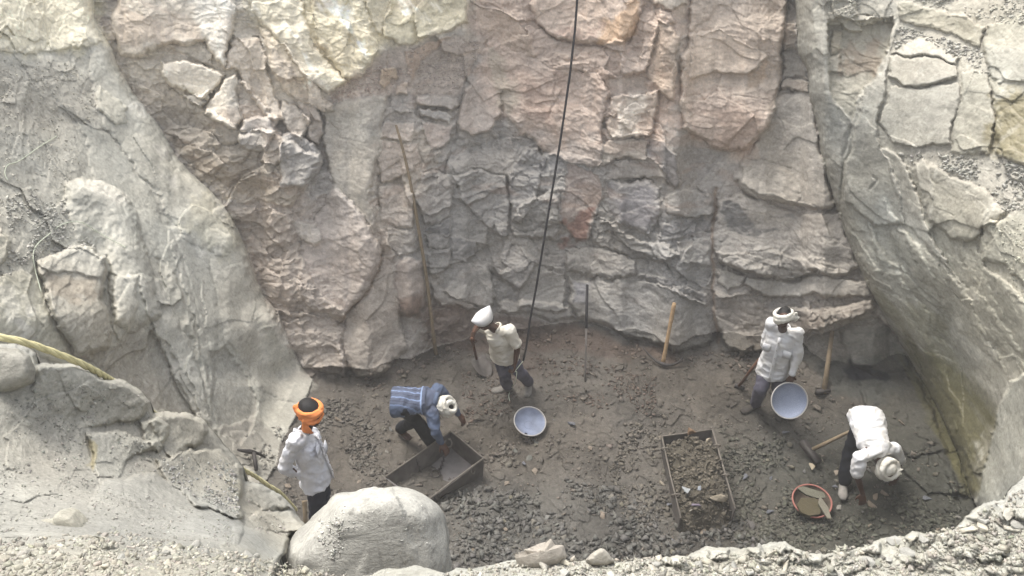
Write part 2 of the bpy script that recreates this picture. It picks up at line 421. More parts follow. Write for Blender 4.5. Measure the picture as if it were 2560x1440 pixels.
pl([(1038, 238), (1080, 232), (1145, 245), (1150, 262), (1130, 275), (1085, 268), (1040, 262)], .3, 7, (176, 164, 152), .9, rough=.35)
pl([(1045, 268), (1120, 278), (1140, 290), (1130, 308), (1100, 305), (1060, 290)], .26, 7, (160, 156, 150), .9, rough=.3)
pl([(1060, 305, .2), (1120, 315, .25), (1140, 305, .25), (1125, 350, .25), (1105, 380, .25), (1075, 378, .25), (1060, 340, .2)], 1, 10, (176, 152, 138), .8, rough=.5)
# big pink lobes
pl([(828, 470, .2), (850, 480, .4), (895, 520, .55), (930, 575, .55), (950, 625, .55), (945, 670, .5), (915, 730, .5), (880, 765, .45), (860, 800, .4), (820, 790, .3), (770, 780, .2), (740, 700, .1), (760, 600, .1), (800, 520, .1)], 1, 24, (172, 156, 144), .85, rough=.4, strat=.5)
pl([(735, 550), (795, 555), (800, 610), (780, 625), (740, 600)], .22, 10, (166, 158, 144), .8, rough=.4)
pl([(560, 505, 0), (640, 515, .1), (740, 540, .2), (745, 640, .2), (800, 730, .3), (870, 790, .4), (855, 810, .35), (800, 800, .25), (720, 790, .15), (665, 740, 0), (635, 660, 0), (600, 580, 0)], 1, 18, (148, 132, 116), .75, rough=1, strat=1.2)
pl([(668, 760, .1), (740, 780, .2), (820, 800, .35), (860, 820, .35), (850, 860, .3), (866, 900, .35), (860, 945, .3), (820, 940, .3), (760, 920, .1), (720, 850, 0)], 1, 16, (150, 136, 122), .8, rough=.9, strat=1)
pl([(868, 790, .1), (930, 710, .2), (985, 655, .2), (985, 720, .3), (1005, 800, .35), (1018, 880, .3), (985, 910, .4), (950, 942, .45), (890, 942, .4), (866, 900, .3), (850, 850, .2)], 1, 18, (158, 146, 130), .85, rough=.3, strat=.1)
cr([(952, 632), (945, 680), (915, 735), (870, 775), (855, 800), (840, 812)], 5, .22, (130, 108, 88))
cr([(905, 850), (935, 880), (930, 910), (905, 935)], 3, .1)
pl([(985, 655, .2), (1020, 640, .3), (1060, 650, .35), (1068, 700, .4), (1070, 750, .4), (1050, 785, .4), (1010, 795, .4), (990, 775, .3), (980, 710, .2)], 1, 26, (146, 126, 112), .9, rough=.25, strat=.2)
st([(1000, 750), (1065, 740), (1050, 790), (1005, 798)], (112, 84, 66), .7, 14)
pl([(960, 575), (1050, 565), (1055, 620), (1000, 640), (965, 620)], .15, 8, (150, 138, 124), .8, rough=1.2, strat=.8)
pl([(935, 560, .0), (960, 580, .2), (985, 640, .2), (975, 655, .15), (945, 640, 0)], 1, 8, (150, 132, 116), .7)

# ---- BACK WALL, centre top
pl([(1205, 185, .2), (1235, 215, .25), (1275, 225, .1), (1240, 240, .2), (1250, 290, .3), (1225, 325, .35), (1180, 335, .35), (1150, 318, .3), (1148, 270, .2), (1165, 220, .2)], 1, 12, (170, 148, 132), .85, rough=.3)
pl([(1215, 108, 0), (1290, 130, .1), (1340, 150, .1), (1430, 170, .1), (1500, 190, .3), (1525, 250, .4), (1500, 330, .35), (1505, 410, .35), (1430, 415, .3), (1350, 365, .25), (1290, 330, .2), (1255, 290, .05), (1240, 220, .05)], 1, 18, (172, 148, 130), .8, rough=.55, strat=.5)
st([(1215, 110), (1260, 140), (1290, 230), (1270, 320), (1240, 260)], (148, 138, 116), .6, 18)
st([(1320, 180), (1400, 200), (1400, 340), (1300, 290)], (160, 122, 98), .5, 40, 1, streak=60)
cr([(1213, 100), (1185, 150), (1160, 215), (1148, 290), (1142, 340), (1120, 400), (1112, 440)], 5, .25)
cr([(1388, 185), (1386, 240), (1375, 290)], 4, .16)
cr([(1395, 245), (1402, 300)], 4, .14)
pl([(1180, 10, .1), (1250, 20, .2), (1330, 90, .2), (1340, 150, .05), (1260, 110, 0), (1215, 80, 0)], 1, 12, (176, 150, 124), .8, rough=.8)
pl([(1350, -60, .4), (1630, -60, .4), (1600, 30, .4), (1570, 90, .4), (1520, 118, .45), (1455, 105, .45), (1390, 95, .45), (1345, 60, .3), (1330, 10, .3)], 1, 20, (190, 166, 144), .85, rough=.45)
st([(1500, 60), (1600, -20), (1580, 90), (1500, 118)], (186, 140, 84), .75, 16)
st([(1360, 60), (1500, 70), (1490, 100), (1400, 90)], (176, 140, 120), .6, 18, 1)
cr([(1350, 62), (1390, 98), (1455, 112), (1520, 122)], 6, .22, (120, 96, 80))
cr([(1380, 148), (1440, 152), (1540, 145)], 6, .16)
pl([(1535, 95), (1560, 90), (1560, 125), (1510, 128)], .26, 7, (184, 160, 140), .8)
pl([(1600, 25, .1), (1680, 25, .2), (1680, 60, .2), (1640, 60, .2), (1620, 180, .3), (1560, 185, .3), (1550, 130, .2), (1575, 90, .1)], 1, 10, (172, 148, 128), .85, rough=.9, strat=.8)
pl([(1640, 50, .2), (1670, 60, .3), (1700, 100, .35), (1690, 190, .4), (1682, 250, .4), (1640, 225, .35), (1625, 190, .2), (1620, 110, .2)], 1, 10, (158, 134, 106), .85, rough=.6)
pl([(1640, -60), (1720, -60), (1720, 10), (1680, 22), (1630, 10)], .3, 10, (184, 172, 150), .9, rough=.3)
pl([(1530, 190), (1620, 190), (1612, 235), (1530, 255), (1512, 215)], .08, 8, (160, 146, 132), .9, rough=.2)
pl([(1530, 250, .2), (1600, 240, .35), (1640, 225, .35), (1632, 330, .4), (1600, 345, .4), (1525, 355, .35), (1512, 320, .3)], 1, 10, (182, 162, 140), .9, rough=.9)
st([(1545, 265), (1600, 245), (1605, 330), (1540, 345)], (206, 192, 172), .7, 14, 1.4)
pl([(1500, 365, .2), (1630, 345, .3), (1615, 395, .3), (1500, 410, .25)], 1, 9, (160, 146, 128), .9, rough=.4)
# right hand top block
pl([(1735, -60, .4), (1985, -60, .4), (1966, 80, .45), (1952, 200, .45), (1935, 270, .5), (1905, 330, .5), (1870, 372, .5), (1810, 375, .5), (1745, 350, .45), (1702, 320, .4), (1697, 200, .35), (1715, 80, .35)], 1.05, 20, (180, 158, 136), .85, rough=.75, strat=.7)
pl([(1725, 78, .1), (1800, 78, .1), (1870, 105, .12), (1928, 145, .18), (1865, 190, .25), (1800, 185, .2), (1722, 200, .1)], 1, 6, (192, 170, 146), .9, rough=.3, strat=0)
st([(1865, 190), (1925, 150), (1920, 200), (1870, 225)], (166, 132, 94), .7, 10)
st([(1700, 230), (1930, 240), (1880, 370), (1740, 350)], (170, 144, 126), .7, 20, 1, streak=5)
cr([(1975, 0), (1966, 80), (1952, 200), (1942, 240)], 6, .3)
cr([(1700, 240), (1780, 230), (1860, 240), (1930, 250)], 3, .1)
# block stack beside the right wall
pl([(1968, 0), (1992, 0), (1996, 80), (1970, 90)], .0, 5, (104, 92, 76), .8)
pl([(1968, 55), (1994, 50), (2000, 120), (1965, 130)], .12, 8, (130, 112, 90), .8, rough=.8)
pl([(1965, 130), (1998, 130), (2020, 200), (1950, 205)], .02, 8, (138, 134, 124), .9, rough=.3)
pl([(1950, 205, .2), (2022, 203, .2), (2026, 232, .25), (1990, 238, .25), (1948, 225, .2)], 1.1, 7, (148, 130, 110), .9, rough=.4)
pl([(1940, 238, .1), (2026, 236, .1), (2040, 330, .2), (2062, 430, .35), (2092, 518, .4), (2060, 528, .45), (1990, 512, .45), (1900, 495, .45), (1850, 475, .45), (1834, 448, .4), (1850, 420, .3), (1880, 370, .1)], 1, 18, (152, 147, 136), .9, rough=.25, strat=.1)
cr([(1870, 400), (1920, 408), (1970, 418)], 5, .16)
cr([(1880, 420), (1920, 440), (1990, 510), (2060, 530), (2095, 518)], 3, .05)
pl([(1860, 412, .1), (1920, 415, .15), (1975, 425, .1), (2000, 480, .1), (1990, 505, .15), (1900, 485, .15), (1848, 460, .15)], 1, 12, (158, 151, 139), .9, rough=.3)
pl([(1790, 500, .3), (1850, 480, .3), (1920, 505, .2), (2000, 535, .2), (2098, 530, .3), (2125, 600, .35), (2150, 670, .4), (2110, 688, .4), (2000, 690, .45), (1930, 695, .45), (1860, 685, .4), (1800, 655, .35), (1778, 600, .3), (1780, 540, .3)], 1, 14, (142, 136, 126), .9, rough=.5, strat=.4)
pl([(1785, 620, .1), (1850, 635, .2), (1930, 620, .02), (2010, 650, .1), (2090, 655, .1), (2100, 688, .12), (1930, 692, .15), (1860, 685, .12), (1800, 655, .1)], 1, 8, (140, 132, 120), .7, rough=.9, strat=.5)
st([(1792, 535), (1810, 500), (1850, 510), (1880, 560), (1905, 598), (1860, 595), (1820, 570)], (98, 97, 96), .85, 8, .4)
st([(1890, 575), (1940, 570), (1945, 580), (1900, 590)], (98, 97, 96), .8, 8, .4)
st([(1920, 535), (1990, 535), (1995, 545), (1950, 545)], (104, 102, 98), .7, 8, .4)
cr([(1850, 478), (1930, 515), (2010, 525), (2065, 530), (2095, 518)], 4, .2)
cr([(1800, 660), (1860, 688), (1935, 692), (2010, 680), (2110, 686)], 5, .22)
pl([(1788, 668, .2), (1830, 682, .25), (1862, 700, .25), (1855, 722, .3), (1830, 730, .3), (1800, 715, .25)], 1, 9, (142, 136, 122), .9, rough=.3)
pl([(1866, 700, .3), (1940, 695, .3), (2100, 695, .3), (2168, 700, .3), (2180, 735, .35), (2090, 740, .4), (2000, 738, .45), (1930, 742, .45), (1885, 730, .4), (1862, 715, .35)], 1, 10, (146, 142, 132), .9, rough=.25, strat=.1)
pl([(1785, 735, .2), (1830, 740, .3), (1870, 735, .3), (1920, 765, .35), (2000, 768, .4), (2100, 760, .45), (2185, 740, .45), (2200, 775, .5), (2150, 795, .55), (2060, 815, .6), (1990, 845, .55), (1960, 865, .5), (1880, 880, .45), (1810, 872, .4), (1790, 820, .3)], 1, 14, (124, 113, 100), .9, rough=.7, strat=.6)
cr([(1868, 745), (1890, 770), (1940, 790), (2010, 790)], 7, .14)
st([(1960, 790), (2140, 775), (2100, 805), (1990, 830)], (98, 86, 72), .6, 14, 1, streak=-10)
# alcove under the overhang, wet dark slabs
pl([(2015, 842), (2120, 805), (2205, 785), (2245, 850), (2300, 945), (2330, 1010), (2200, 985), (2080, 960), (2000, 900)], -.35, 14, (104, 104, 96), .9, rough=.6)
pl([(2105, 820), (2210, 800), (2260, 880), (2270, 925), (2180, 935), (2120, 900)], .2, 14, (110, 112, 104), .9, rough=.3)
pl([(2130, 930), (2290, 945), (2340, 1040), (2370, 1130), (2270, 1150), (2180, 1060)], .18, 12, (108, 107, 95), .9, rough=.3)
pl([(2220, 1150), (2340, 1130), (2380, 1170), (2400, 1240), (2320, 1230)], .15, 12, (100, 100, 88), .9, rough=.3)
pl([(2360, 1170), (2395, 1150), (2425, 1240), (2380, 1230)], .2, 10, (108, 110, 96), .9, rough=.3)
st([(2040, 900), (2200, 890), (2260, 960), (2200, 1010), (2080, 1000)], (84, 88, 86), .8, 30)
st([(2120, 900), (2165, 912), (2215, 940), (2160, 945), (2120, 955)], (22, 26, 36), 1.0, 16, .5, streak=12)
cr([(2235, 1145), (2290, 1135), (2330, 1120)], 4, .12)
cr([(2298, 945), (2332, 1010), (2350, 1060)], 5, .2)

# ---- BACK WALL, grey centre
pl([(1050, 430, .1), (1085, 420, .1), (1120, 435, .15), (1130, 500, .2), (1128, 545, .25), (1060, 555, .25), (1040, 500, .15)], 1, 9, (142, 134, 126), .8, rough=1, strat=.6)
cr([(1055, 432), (1085, 420), (1118, 432)], 4, .2)
pl([(1125, 390, .1), (1200, 370, .1), (1270, 345, .15), (1300, 400, .1), (1280, 440, .2), (1170, 420, .15), (1140, 420, .15)], 1, 9, (148, 140, 131), .7, rough=.6)
pl([(1130, 430, .2), (1175, 425, .2), (1270, 445, .2), (1270, 540, .25), (1265, 590, .3), (1240, 590, .3), (1195, 555, .2), (1150, 500, .2)], 1, 10, (134, 132, 130), .8, rough=.9, strat=.9)
pl([(1275, 440, .2), (1315, 370, .25), (1345, 365, .25), (1362, 400, .25), (1345, 500, .3), (1300, 560, .3), (1275, 550, .3)], 1, 8, (130, 128, 128), .8, rough=1, strat=.6)
pl([(1345, 365), (1365, 400), (1365, 440), (1350, 450), (1355, 395)], -.06, 4, (96, 96, 100), .9)
pl([(1368, 380), (1410, 385), (1415, 410), (1405, 445), (1375, 440)], .12, 7, (104, 104, 106), .85, rough=.4)
pl([(1290, 520), (1400, 470), (1410, 560), (1395, 600), (1290, 595), (1270, 560)], .24, 9, (132, 130, 126), .8, rough=1.2, strat=.8)
cr([(1265, 600), (1300, 592), (1340, 605), (1400, 600)], 6, .18)
pl([(1065, 560, .2), (1120, 550, .25), (1130, 575, .2), (1125, 590, .1), (1060, 580, .1)], 1, 6, (98, 98, 100), .85, rough=.8)
pl([(1060, 585), (1125, 582), (1125, 600), (1120, 620), (1065, 625)], .22, 8, (138, 133, 126), .85, rough=.4)
pl([(1062, 628), (1120, 622), (1118, 635), (1080, 640)], .08, 5, (94, 95, 97), .85)
pl([(1065, 640), (1125, 622), (1122, 670), (1095, 695), (1075, 685)], .2, 8, (136, 133, 127), .85, rough=.4)
pl([(1130, 590, .1), (1185, 600, .15), (1190, 640, .2), (1130, 650, .15)], 1, 6, (110, 110, 112), .8, rough=.8)
pl([(1165, 650, .15), (1225, 665, .2), (1238, 740, .3), (1225, 765, .3), (1150, 750, .3), (1110, 730, .2), (1140, 690, .1)], 1, 10, (137, 134, 128), .85, rough=.25)
pl([(1230, 640, .2), (1290, 610, .1), (1345, 660, .2), (1320, 700, .25), (1290, 730, .25), (1250, 700, .2)], 1, 8, (126, 124, 124), .8, rough=.9, strat=.8)
cr([(1232, 680), (1250, 710), (1290, 735)], 7, .2)
pl([(1290, 600), (1330, 600), (1380, 660), (1320, 665)], .14, 8, (138, 135, 130), .8, rough=.3)
pl([(1285, 735, .1), (1330, 665, .15), (1405, 690, .15), (1412, 780, .25), (1290, 775, .25)], 1, 9, (134, 131, 125), .8, rough=.4)
pl([(1415, 410, .1), (1500, 430, .2), (1505, 500, .25), (1490, 560, .3), (1475, 600, .3), (1430, 600, .3), (1408, 560, .2), (1408, 480, .15)], 1, 12, (152, 126, 112), .85, rough=.45)
st([(1415, 560), (1490, 520), (1465, 600), (1405, 608)], (126, 76, 56), .75, 12, 1)
pl([(1510, 430, .1), (1560, 405, .1), (1660, 420, .15), (1665, 450, .2), (1610, 450, .2), (1520, 450, .15)], 1, 9, (150, 142, 134), .8, rough=.25)
pl([(1510, 450, .2), (1560, 460, .35), (1610, 450, .35), (1650, 470, .4), (1655, 540, .4), (1625, 588, .4), (1590, 575, .35), (1545, 555, .3), (1520, 510, .25)], 1, 24, (126, 124, 128), .9, rough=.35)
st([(1535, 500), (1640, 470), (1625, 580), (1560, 560)], (108, 107, 116), .6, 18)
pl([(1622, 340, .15), (1660, 350, .3), (1690, 390, .35), (1702, 460, .35), (1680, 468, .3), (1640, 420, .2), (1620, 390, .15)], 1, 12, (104, 102, 106), .9, rough=.4, strat=.5)
pl([(1660, 480, .2), (1700, 470, .2), (1780, 490, .25), (1775, 545, .3), (1720, 545, .3), (1670, 530, .25)], 1, 8, (142, 137, 130), .85, rough=.4)
pl([(1650, 560, .1), (1700, 550, .1), (1770, 550, .1), (1770, 580, .1), (1700, 600, .12), (1640, 610, .15)], 1, 7, (100, 99, 102), .8, rough=1.1, strat=1)
pl([(1470, 560, .1), (1530, 560, .2), (1600, 600, .25), (1660, 610, .25), (1700, 640, .3), (1640, 660, .3), (1560, 640, .3), (1490, 610, .25)], 1, 9, (132, 129, 124), .8, rough=1, strat=.9)
pl([(1690, 610, .15), (1770, 600, .2), (1778, 660, .2), (1750, 670, .25), (1700, 660, .25)], 1, 8, (134, 128, 120), .8, rough=.8, strat=.5)
pl([(1412, 620, .2), (1500, 620, .2), (1590, 650, .25), (1590, 690, .25), (1480, 690, .3), (1420, 680, .25)], 1, 10, (136, 132, 126), .8, rough=.4)
pl([(1418, 690, .2), (1540, 695, .25), (1680, 720, .25), (1770, 760, .25), (1780, 860, .3), (1700, 880, .35), (1600, 850, .35), (1500, 815, .35), (1440, 800, .35), (1420, 760, .3)], 1, 14, (134, 131, 125), .85, rough=.35, strat=.2)
pl([(1590, 690, .2), (1690, 700, .2), (1778, 730, .25), (1775, 770, .2), (1690, 740, .12)], 1, 6, (116, 113, 112), .8, rough=1.2, strat=.9)
st([(1430, 700), (1468, 700), (1462, 765), (1430, 760)], (120, 124, 140), .6, 14)  # bluish smoke puff painted flat on the wall as colour
pl([(1240, 750, .2), (1410, 760, .25), (1440, 800, .3), (1380, 800, .3), (1300, 785, .3), (1240, 775, .25)], 1, 9, (134, 130, 124), .8, rough=.3)
pl([(1080, 700, .2), (1150, 745, .3), (1200, 762, .3), (1180, 775, .3), (1110, 765, .3), (1085, 745, .25)], 1, 8, (136, 131, 124), .8, rough=.3)
cr([(1080, 745), (1150, 770), (1230, 775), (1310, 790), (1440, 805), (1520, 825), (1620, 860), (1700, 885)], 8, .16)
cr([(1410, 600), (1412, 680), (1420, 770), (1440, 805)], 5, .16)
cr([(1128, 430), (1132, 520), (1128, 600), (1125, 640)], 4, .14)
cr([(1215, 640), (1232, 700), (1235, 765)], 4, .08)
cr([(1790, 470), (1780, 560), (1782, 660), (1788, 760), (1795, 860)], 7, .2, (150, 128, 108))
cr([(1850, 420), (1810, 460), (1788, 500)], 5, .12)
cr([(1040, 240), (1048, 330), (1052, 430), (1045, 500)], 4, .12)
pl([(1795, 780, .1), (1850, 830, .2), (1880, 860, .3), (1870, 882, .3), (1805, 878, .2)], 1, 10, (132, 127, 118), .8, rough=.3)

# ---- RIGHT WALL
G.ls = .75
pl([(1994, -60, .1), (2060, -60, .1), (2070, 60, .1), (2075, 200, .1), (2090, 290, .1), (2125, 340, .1), (2112, 420, .1), (2100, 520, .1), (2088, 515, 0), (2050, 350, 0), (2020, 190, 0), (1998, 100, 0)], 1, 16, (158, 157, 148), .8, rough=.4)
pl([(2066, 50, -.4), (2225, 40, -.4), (2222, 120, -.4), (2185, 185, -.35), (2145, 240, -.25), (2128, 310, -.1), (2080, 240, -.3), (2070, 120, -.4)], 1, 10, (140, 134, 112), .9, rough=1, strat=.5)
pl([(2085, -20, .3), (2140, -20, .3), (2145, 30, .3), (2200, 40, .3), (2215, 50, .35), (2150, 58, .35), (2088, 45, .3)], 1, 8, (164, 161, 148), .9, rough=.7)
pl([(2085, 50), (2140, 48), (2150, 75), (2105, 75)], .25, 7, (168, 165, 154), .9, rough=.3)
pl([(2078, 75), (2105, 80), (2108, 135), (2078, 140)], .14, 7, (136, 122, 94), .8)
pl([(2072, 140), (2110, 140), (2112, 175), (2075, 175)], .2, 7, (146, 143, 132), .9, rough=.3)
st([(2110, 120), (2200, 100), (2180, 180), (2110, 180)], (142, 116, 88), .6, 20, 1)
pl([(2232, -60, .1), (2245, 60, .1), (2215, 150, .15), (2210, 230, .2), (2195, 310, .2), (2210, 380, .2), (2250, 480, .2), (2265, 560, .2), (2185, 565, .2), (2110, 500, .2), (2115, 420, .2), (2135, 350, .2), (2145, 270, .2), (2155, 215, .15), (2195, 180, .1), (2222, 110, .1), (2225, 0, .1)], 1, 14, (148, 147, 136), .85, rough=.25)
cr([(2126, 320), (2108, 385), (2112, 430), (2105, 480), (2098, 530)], 5, .28)
cr([(2120, 325), (2112, 350), (2106, 390)], 8, .2)
cr([(2180, 470), (2190, 450), (2182, 440)], 5, .18)
G.ls = .5
pl([(2240, 5, .3), (2320, 15, .3), (2400, 40, .3), (2462, 62, .3), (2460, 115, .25), (2400, 100, .2), (2320, 65, .2), (2240, 45, .2)], 1, 8, (150, 146, 122), .9, rough=.5, strat=.5)
pl([(2212, 145, .3), (2250, 120, .25), (2300, 92, .2), (2350, 115, .3), (2400, 150, .45), (2395, 165, .5), (2300, 140, .4), (2222, 140, .35)], 1, 8, (178, 174, 162), .9, rough=.4)
pl([(2214, 145, .35), (2300, 142, .4), (2396, 165, .5), (2397, 185, .5), (2340, 205, .5), (2260, 212, .45), (2218, 195, .4)], 1, 7, (158, 153, 138), .9, rough=.3)
cr([(2216, 200), (2260, 212), (2330, 206), (2395, 188)], 4, .12)
pl([(2222, 214, .25), (2300, 215, .25), (2397, 200, .25), (2390, 280, .3), (2372, 340, .3), (2370, 365, .3), (2300, 370, .3), (2235, 350, .3), (2205, 310, .3), (2212, 250, .25)], 1, 8, (154, 152, 140), .9, rough=.2, strat=0)
pl([(2408, 175, .2), (2472, 182, .25), (2478, 240, .25), (2486, 300, .3), (2482, 390, .3), (2372, 382, .25), (2378, 330, .2), (2395, 250, .2)], 1, 9, (146, 145, 128), .9, rough=.3)
cr([(2400, 180), (2388, 280), (2372, 350), (2370, 385)], 4, .1)
cr([(2472, 200), (2488, 300), (2482, 392)], 4, .16)
pl([(2466, 60, .4), (2520, 40, .4), (2620, 20, .4), (2620, 420, .4), (2495, 400, .35), (2480, 240, .35), (2465, 130, .35)], 1, 12, (152, 150, 128), .85, rough=.5, strat=.3)
st([(2485, 250), (2600, 230), (2600, 420), (2490, 400)], (124, 114, 66), .75, 30, 1)
pl([(2470, 110), (2520, 105), (2600, 140), (2600, 190), (2500, 210), (2470, 190)], .12, 12, (160, 160, 150), .8, rough=.3)
G.ls = .8
st([(2235, 60), (2380, 100), (2460, 130), (2455, 175), (2400, 150), (2300, 90), (2235, 120)], (150, 148, 138), .9, 14, rough=.5)
st([(2240, 370), (2370, 385), (2500, 400), (2600, 430), (2600, 540), (2500, 540), (2400, 480), (2280, 420)], (146, 144, 135), .9, 16, rough=.5)
pl([(2195, 350, .1), (2240, 380, .2), (2280, 430, .25), (2300, 500, .25), (2330, 600, .25), (2400, 700, .2), (2330, 640, .2), (2270, 560, .15), (2225, 450, .1)], 1, 14, (152, 151, 142), .8, rough=.3)
pl([(2285, 425, .1), (2310, 400, .15), (2330, 415, .3), (2400, 440, .3), (2480, 480, .3), (2515, 530, .35), (2490, 560, .4), (2455, 575, .4), (2440, 605, .45), (2380, 600, .4), (2330, 560, .3), (2300, 490, .2)], 1, 18, (144, 143, 130), .9, rough=.4)
pl([(2290, 410), (2315, 398), (2330, 440), (2325, 500), (2300, 470)], .1, 7, (162, 160, 150), .9, rough=.3)
pl([(2440, 600, .3), (2470, 560, .3), (2520, 540, .4), (2620, 480, .4), (2620, 700, .5), (2560, 720, .4), (2500, 660, .3), (2455, 650, .3)], 1, 14, (148, 149, 135), .85, rough=.6)
pl([(2400, 620, .1), (2440, 615, .2), (2480, 680, .2), (2620, 800, .3), (2620, 950, .3), (2520, 860, .15), (2440, 740, .1)], 1, 18, (144, 144, 130), .7, rough=.5)
# long ribs running down the face
for i, (a, b, w_, l_) in enumerate((((2150, 520), (2420, 1080), 34, .16), ((2240, 560), (2520, 940), 40, .18), ((2330, 640), (2600, 960), 36, .16), ((2200, 500), (2350, 760), 24, .12), ((2120, 560), (2300, 900), 20, .1))):
    n_ = np.array([b[1] - a[1], a[0] - b[0]], float); n_ /= np.hypot(*n_)
    m_ = ((a[0] + b[0]) / 2, (a[1] + b[1]) / 2)
    pl([a, (m_[0] + n_[0] * w_, m_[1] + n_[1] * w_), b, (m_[0] - n_[0] * w_, m_[1] - n_[1] * w_)], l_, w_ * .9, None, rough=.45)
pl([(2340, 770), (2370, 765), (2390, 800), (2380, 860), (2345, 840), (2338, 800)], -.06, 8, (134, 132, 116), .7)
for px, py, r_ in ((2200, 540, 40), (2240, 690, 26), (2300, 740, 16), (2310, 680, 20), (2430, 760, 18), (2310, 800, 14), (2390, 820, 22), (2420, 860, 26), (2290, 580, 22), (2370, 880, 18), (2180, 600, 20), (2460, 880, 16)):
    st([(px - r_ * .7, py - r_), (px + r_ * .5, py - r_ * .8), (px + r_ * .9, py + r_), (px, py + r_)], (184, 184, 172), .5, 12, 1.6, streak=60)
st([(2130, 560), (2200, 560), (2300, 760), (2420, 900), (2360, 960), (2240, 800)], (150, 151, 140), .4, 30, 1, streak=52)
# nearer grey slab at the right margin
G.ls = 1.0
pl([(2434, 1262, 1.2), (2446, 1210, 1.2), (2472, 1110, 1.2), (2502, 1020, 1.2), (2532, 950, 1.2), (2580, 925, 1.3), (2900, 900, 1.6), (2900, 1500, 1.6), (2500, 1500, 1.2)], 1, 8, (146, 149, 140), .95, rough=.15, strat=0)

# ---- world-space relief of broken stone
Pw = G.pos()
print('relief')
warp = np.stack([fbm(Pw, .9, 3, 40), fbm(Pw, .9, 3, 50), fbm(Pw, .9, 3, 60)], -1)
rg = G.rough
core = 1.0 * (REG != 3)
e1, h1, r1 = worley((Pw + warp * .25) * (1.1, 1.1, 1.5), 3, .8)
e2, h2, r2 = worley((Pw + warp * .12) * (3.2, 3.2, 5.0), 13, .8)
e3, h3, r3 = worley((Pw + warp * .05) * (8., 8., 13.), 23, .9)
patch = smooth(fbm(Pw, .8, 2, 33) * 1.2 + .5) * .75 + .25
rg2 = rg ** 1.6 * patch
disp = .09 * h1 * np.minimum(rg, 1) * core + .050 * h2 * rg2 * core + .015 * h3 * rg2 * core
disp -= .012 * np.exp(-(e2 / .03) ** 2) * rg2 * core
q = Pw[..., 2] * 1.0 + .28 * Pw[..., 0] * np.where(X < 900, -1, .25) + .22 * warp[..., 0]
for f_, a_, sd_ in ((4.3, .022, 1), (9.5, .010, 2)):
    ph = q * f_ + fbm(Pw, 1.7, 2, 70 + sd_) * .8
    saw = ph - np.floor(ph)
    disp += a_ * (1 - saw) ** 1.5 * G.strat * (hash3(np.floor(ph).astype(np.int64), (Pw[..., 0] * 1.3 + warp[..., 1] * 2).astype(np.int64), 0 * X.astype(np.int64), 5) > .25)
disp += .085 * fbm(Pw, .8, 3, 80) * core + .013 * fbm(Pw, 3.1, 4, 84) * (.12 + rg * patch) + .006 * fbm(Pw, 14., 3, 88) * (.4 + rg)
disp += (REG == 3) * (.07 * fbm(Pw, 1.6, 4, 95) + .03 * np.maximum(0, h3) * (e3 > .08) + .02 * h2)
# flaking: thin terraces with sharp curving lips
for f_, s_, a_, k_ in ((1.3, 5., .020, 180), (3.2, 4., .005, 190)):
    t_ = fbm(Pw * (1, 1, 1.9) + .1 * warp, f_, 4, k_) * s_
    fr = t_ - np.floor(t_)
    disp += a_ * (np.floor(t_) + smooth(fr / .12)) * np.where(REG == 3, .25, np.where(REG == 0, 1, .45)) * (.12 + .88 * np.minimum(rg, 1) * (.3 + .7 * patch))
disp *= 1 - .95 * (REG == 1) * smooth((Y - 850) / 90.) * smooth((X - 620) / 90.)
G.d -= disp
# subtle mottling of the stone itself
m1 = fbm(Pw, .7, 3, 101); m2 = fbm(Pw * (1, 1, 2.5), 2.6, 4, 105)
G.col *= (1 + .10 * m1 + .13 * m2)[..., None]
G.col *= (1 + np.array([.05, .0, -.07]) * (fbm(Pw, .9, 3, 111))[..., None])
G.col *= (1 + .10 * (r2 - .5) * np.minimum(rg, 1))[..., None]
rust = smooth((fbm(Pw * (1, 1, 3), 1.8, 4, 121) - .35) * 2.5) * (REG == 0) * (X < 1900) * np.where(Y < 520, .55, .2)
G.col += (lin((160, 112, 76)) - G.col) * rust[..., None] * .38
lime = smooth((fbm(Pw * (2.2, 2.2, 1.0), 3.4, 4, 131) - .55) * 3.0) * np.isin(REG, (1, 2)) * .5
G.col += (lin((205, 203, 190)) - G.col) * lime[..., None] * .5
fl = (REG == 3)
red = smooth(fbm(Pw, 1.1, 3, 141) * 1.3) * fl * np.exp(-((X - 1350) / 260) ** 2 - ((Y - 960) / 110) ** 2)
G.col += (lin((98, 70, 57)) - G.col) * red[..., None] * .45
dk = smooth((X - 1500) / 700) * smooth((Y - 950) / 250) * fl
G.col += (lin((70, 71, 62)) - G.col) * dk[..., None] * .95
dk2 = smooth((Y - 1130) / 160) * fl * np.exp(-((X - 1250) / 320) ** 2)
G.col += (lin((96, 96, 92)) - G.col) * dk2[..., None] * .6
# grain: small chips of lighter and darker stone showing in the surface
gr = fbm(Pw, 22., 3, 151); gs = hash3(*[(Pw[..., k] * 26 + 3 * warp[..., k]).astype(np.int64) for k in range(3)], 9)
G.col *= (1 + .10 * gr + np.where(gs > .93, .16, 0) - np.where(gs < .06, .14, 0))[..., None]
dm = smooth(fbm(Pw, 1.9, 4, 161) * 1.4 + .1) * fl
G.col *= (1 - .30 * dm)[..., None]
lum = (G.col @ np.array([.3, .55, .15]))[..., None]
ds = np.where(REG == 3, .38, .44)[..., None]
G.col += (lum * np.array([1.035, 1., .93]) - G.col) * ds
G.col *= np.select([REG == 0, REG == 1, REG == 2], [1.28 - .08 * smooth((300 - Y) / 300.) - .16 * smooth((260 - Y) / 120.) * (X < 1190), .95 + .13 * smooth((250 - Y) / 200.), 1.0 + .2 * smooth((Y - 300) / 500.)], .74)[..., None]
st([(2255, 850), (2330, 890), (2420, 980), (2480, 1060), (2450, 1160), (2425, 1240), (2380, 1140), (2320, 990)], (92, 88, 60), .75, 34, .9, streak=55)
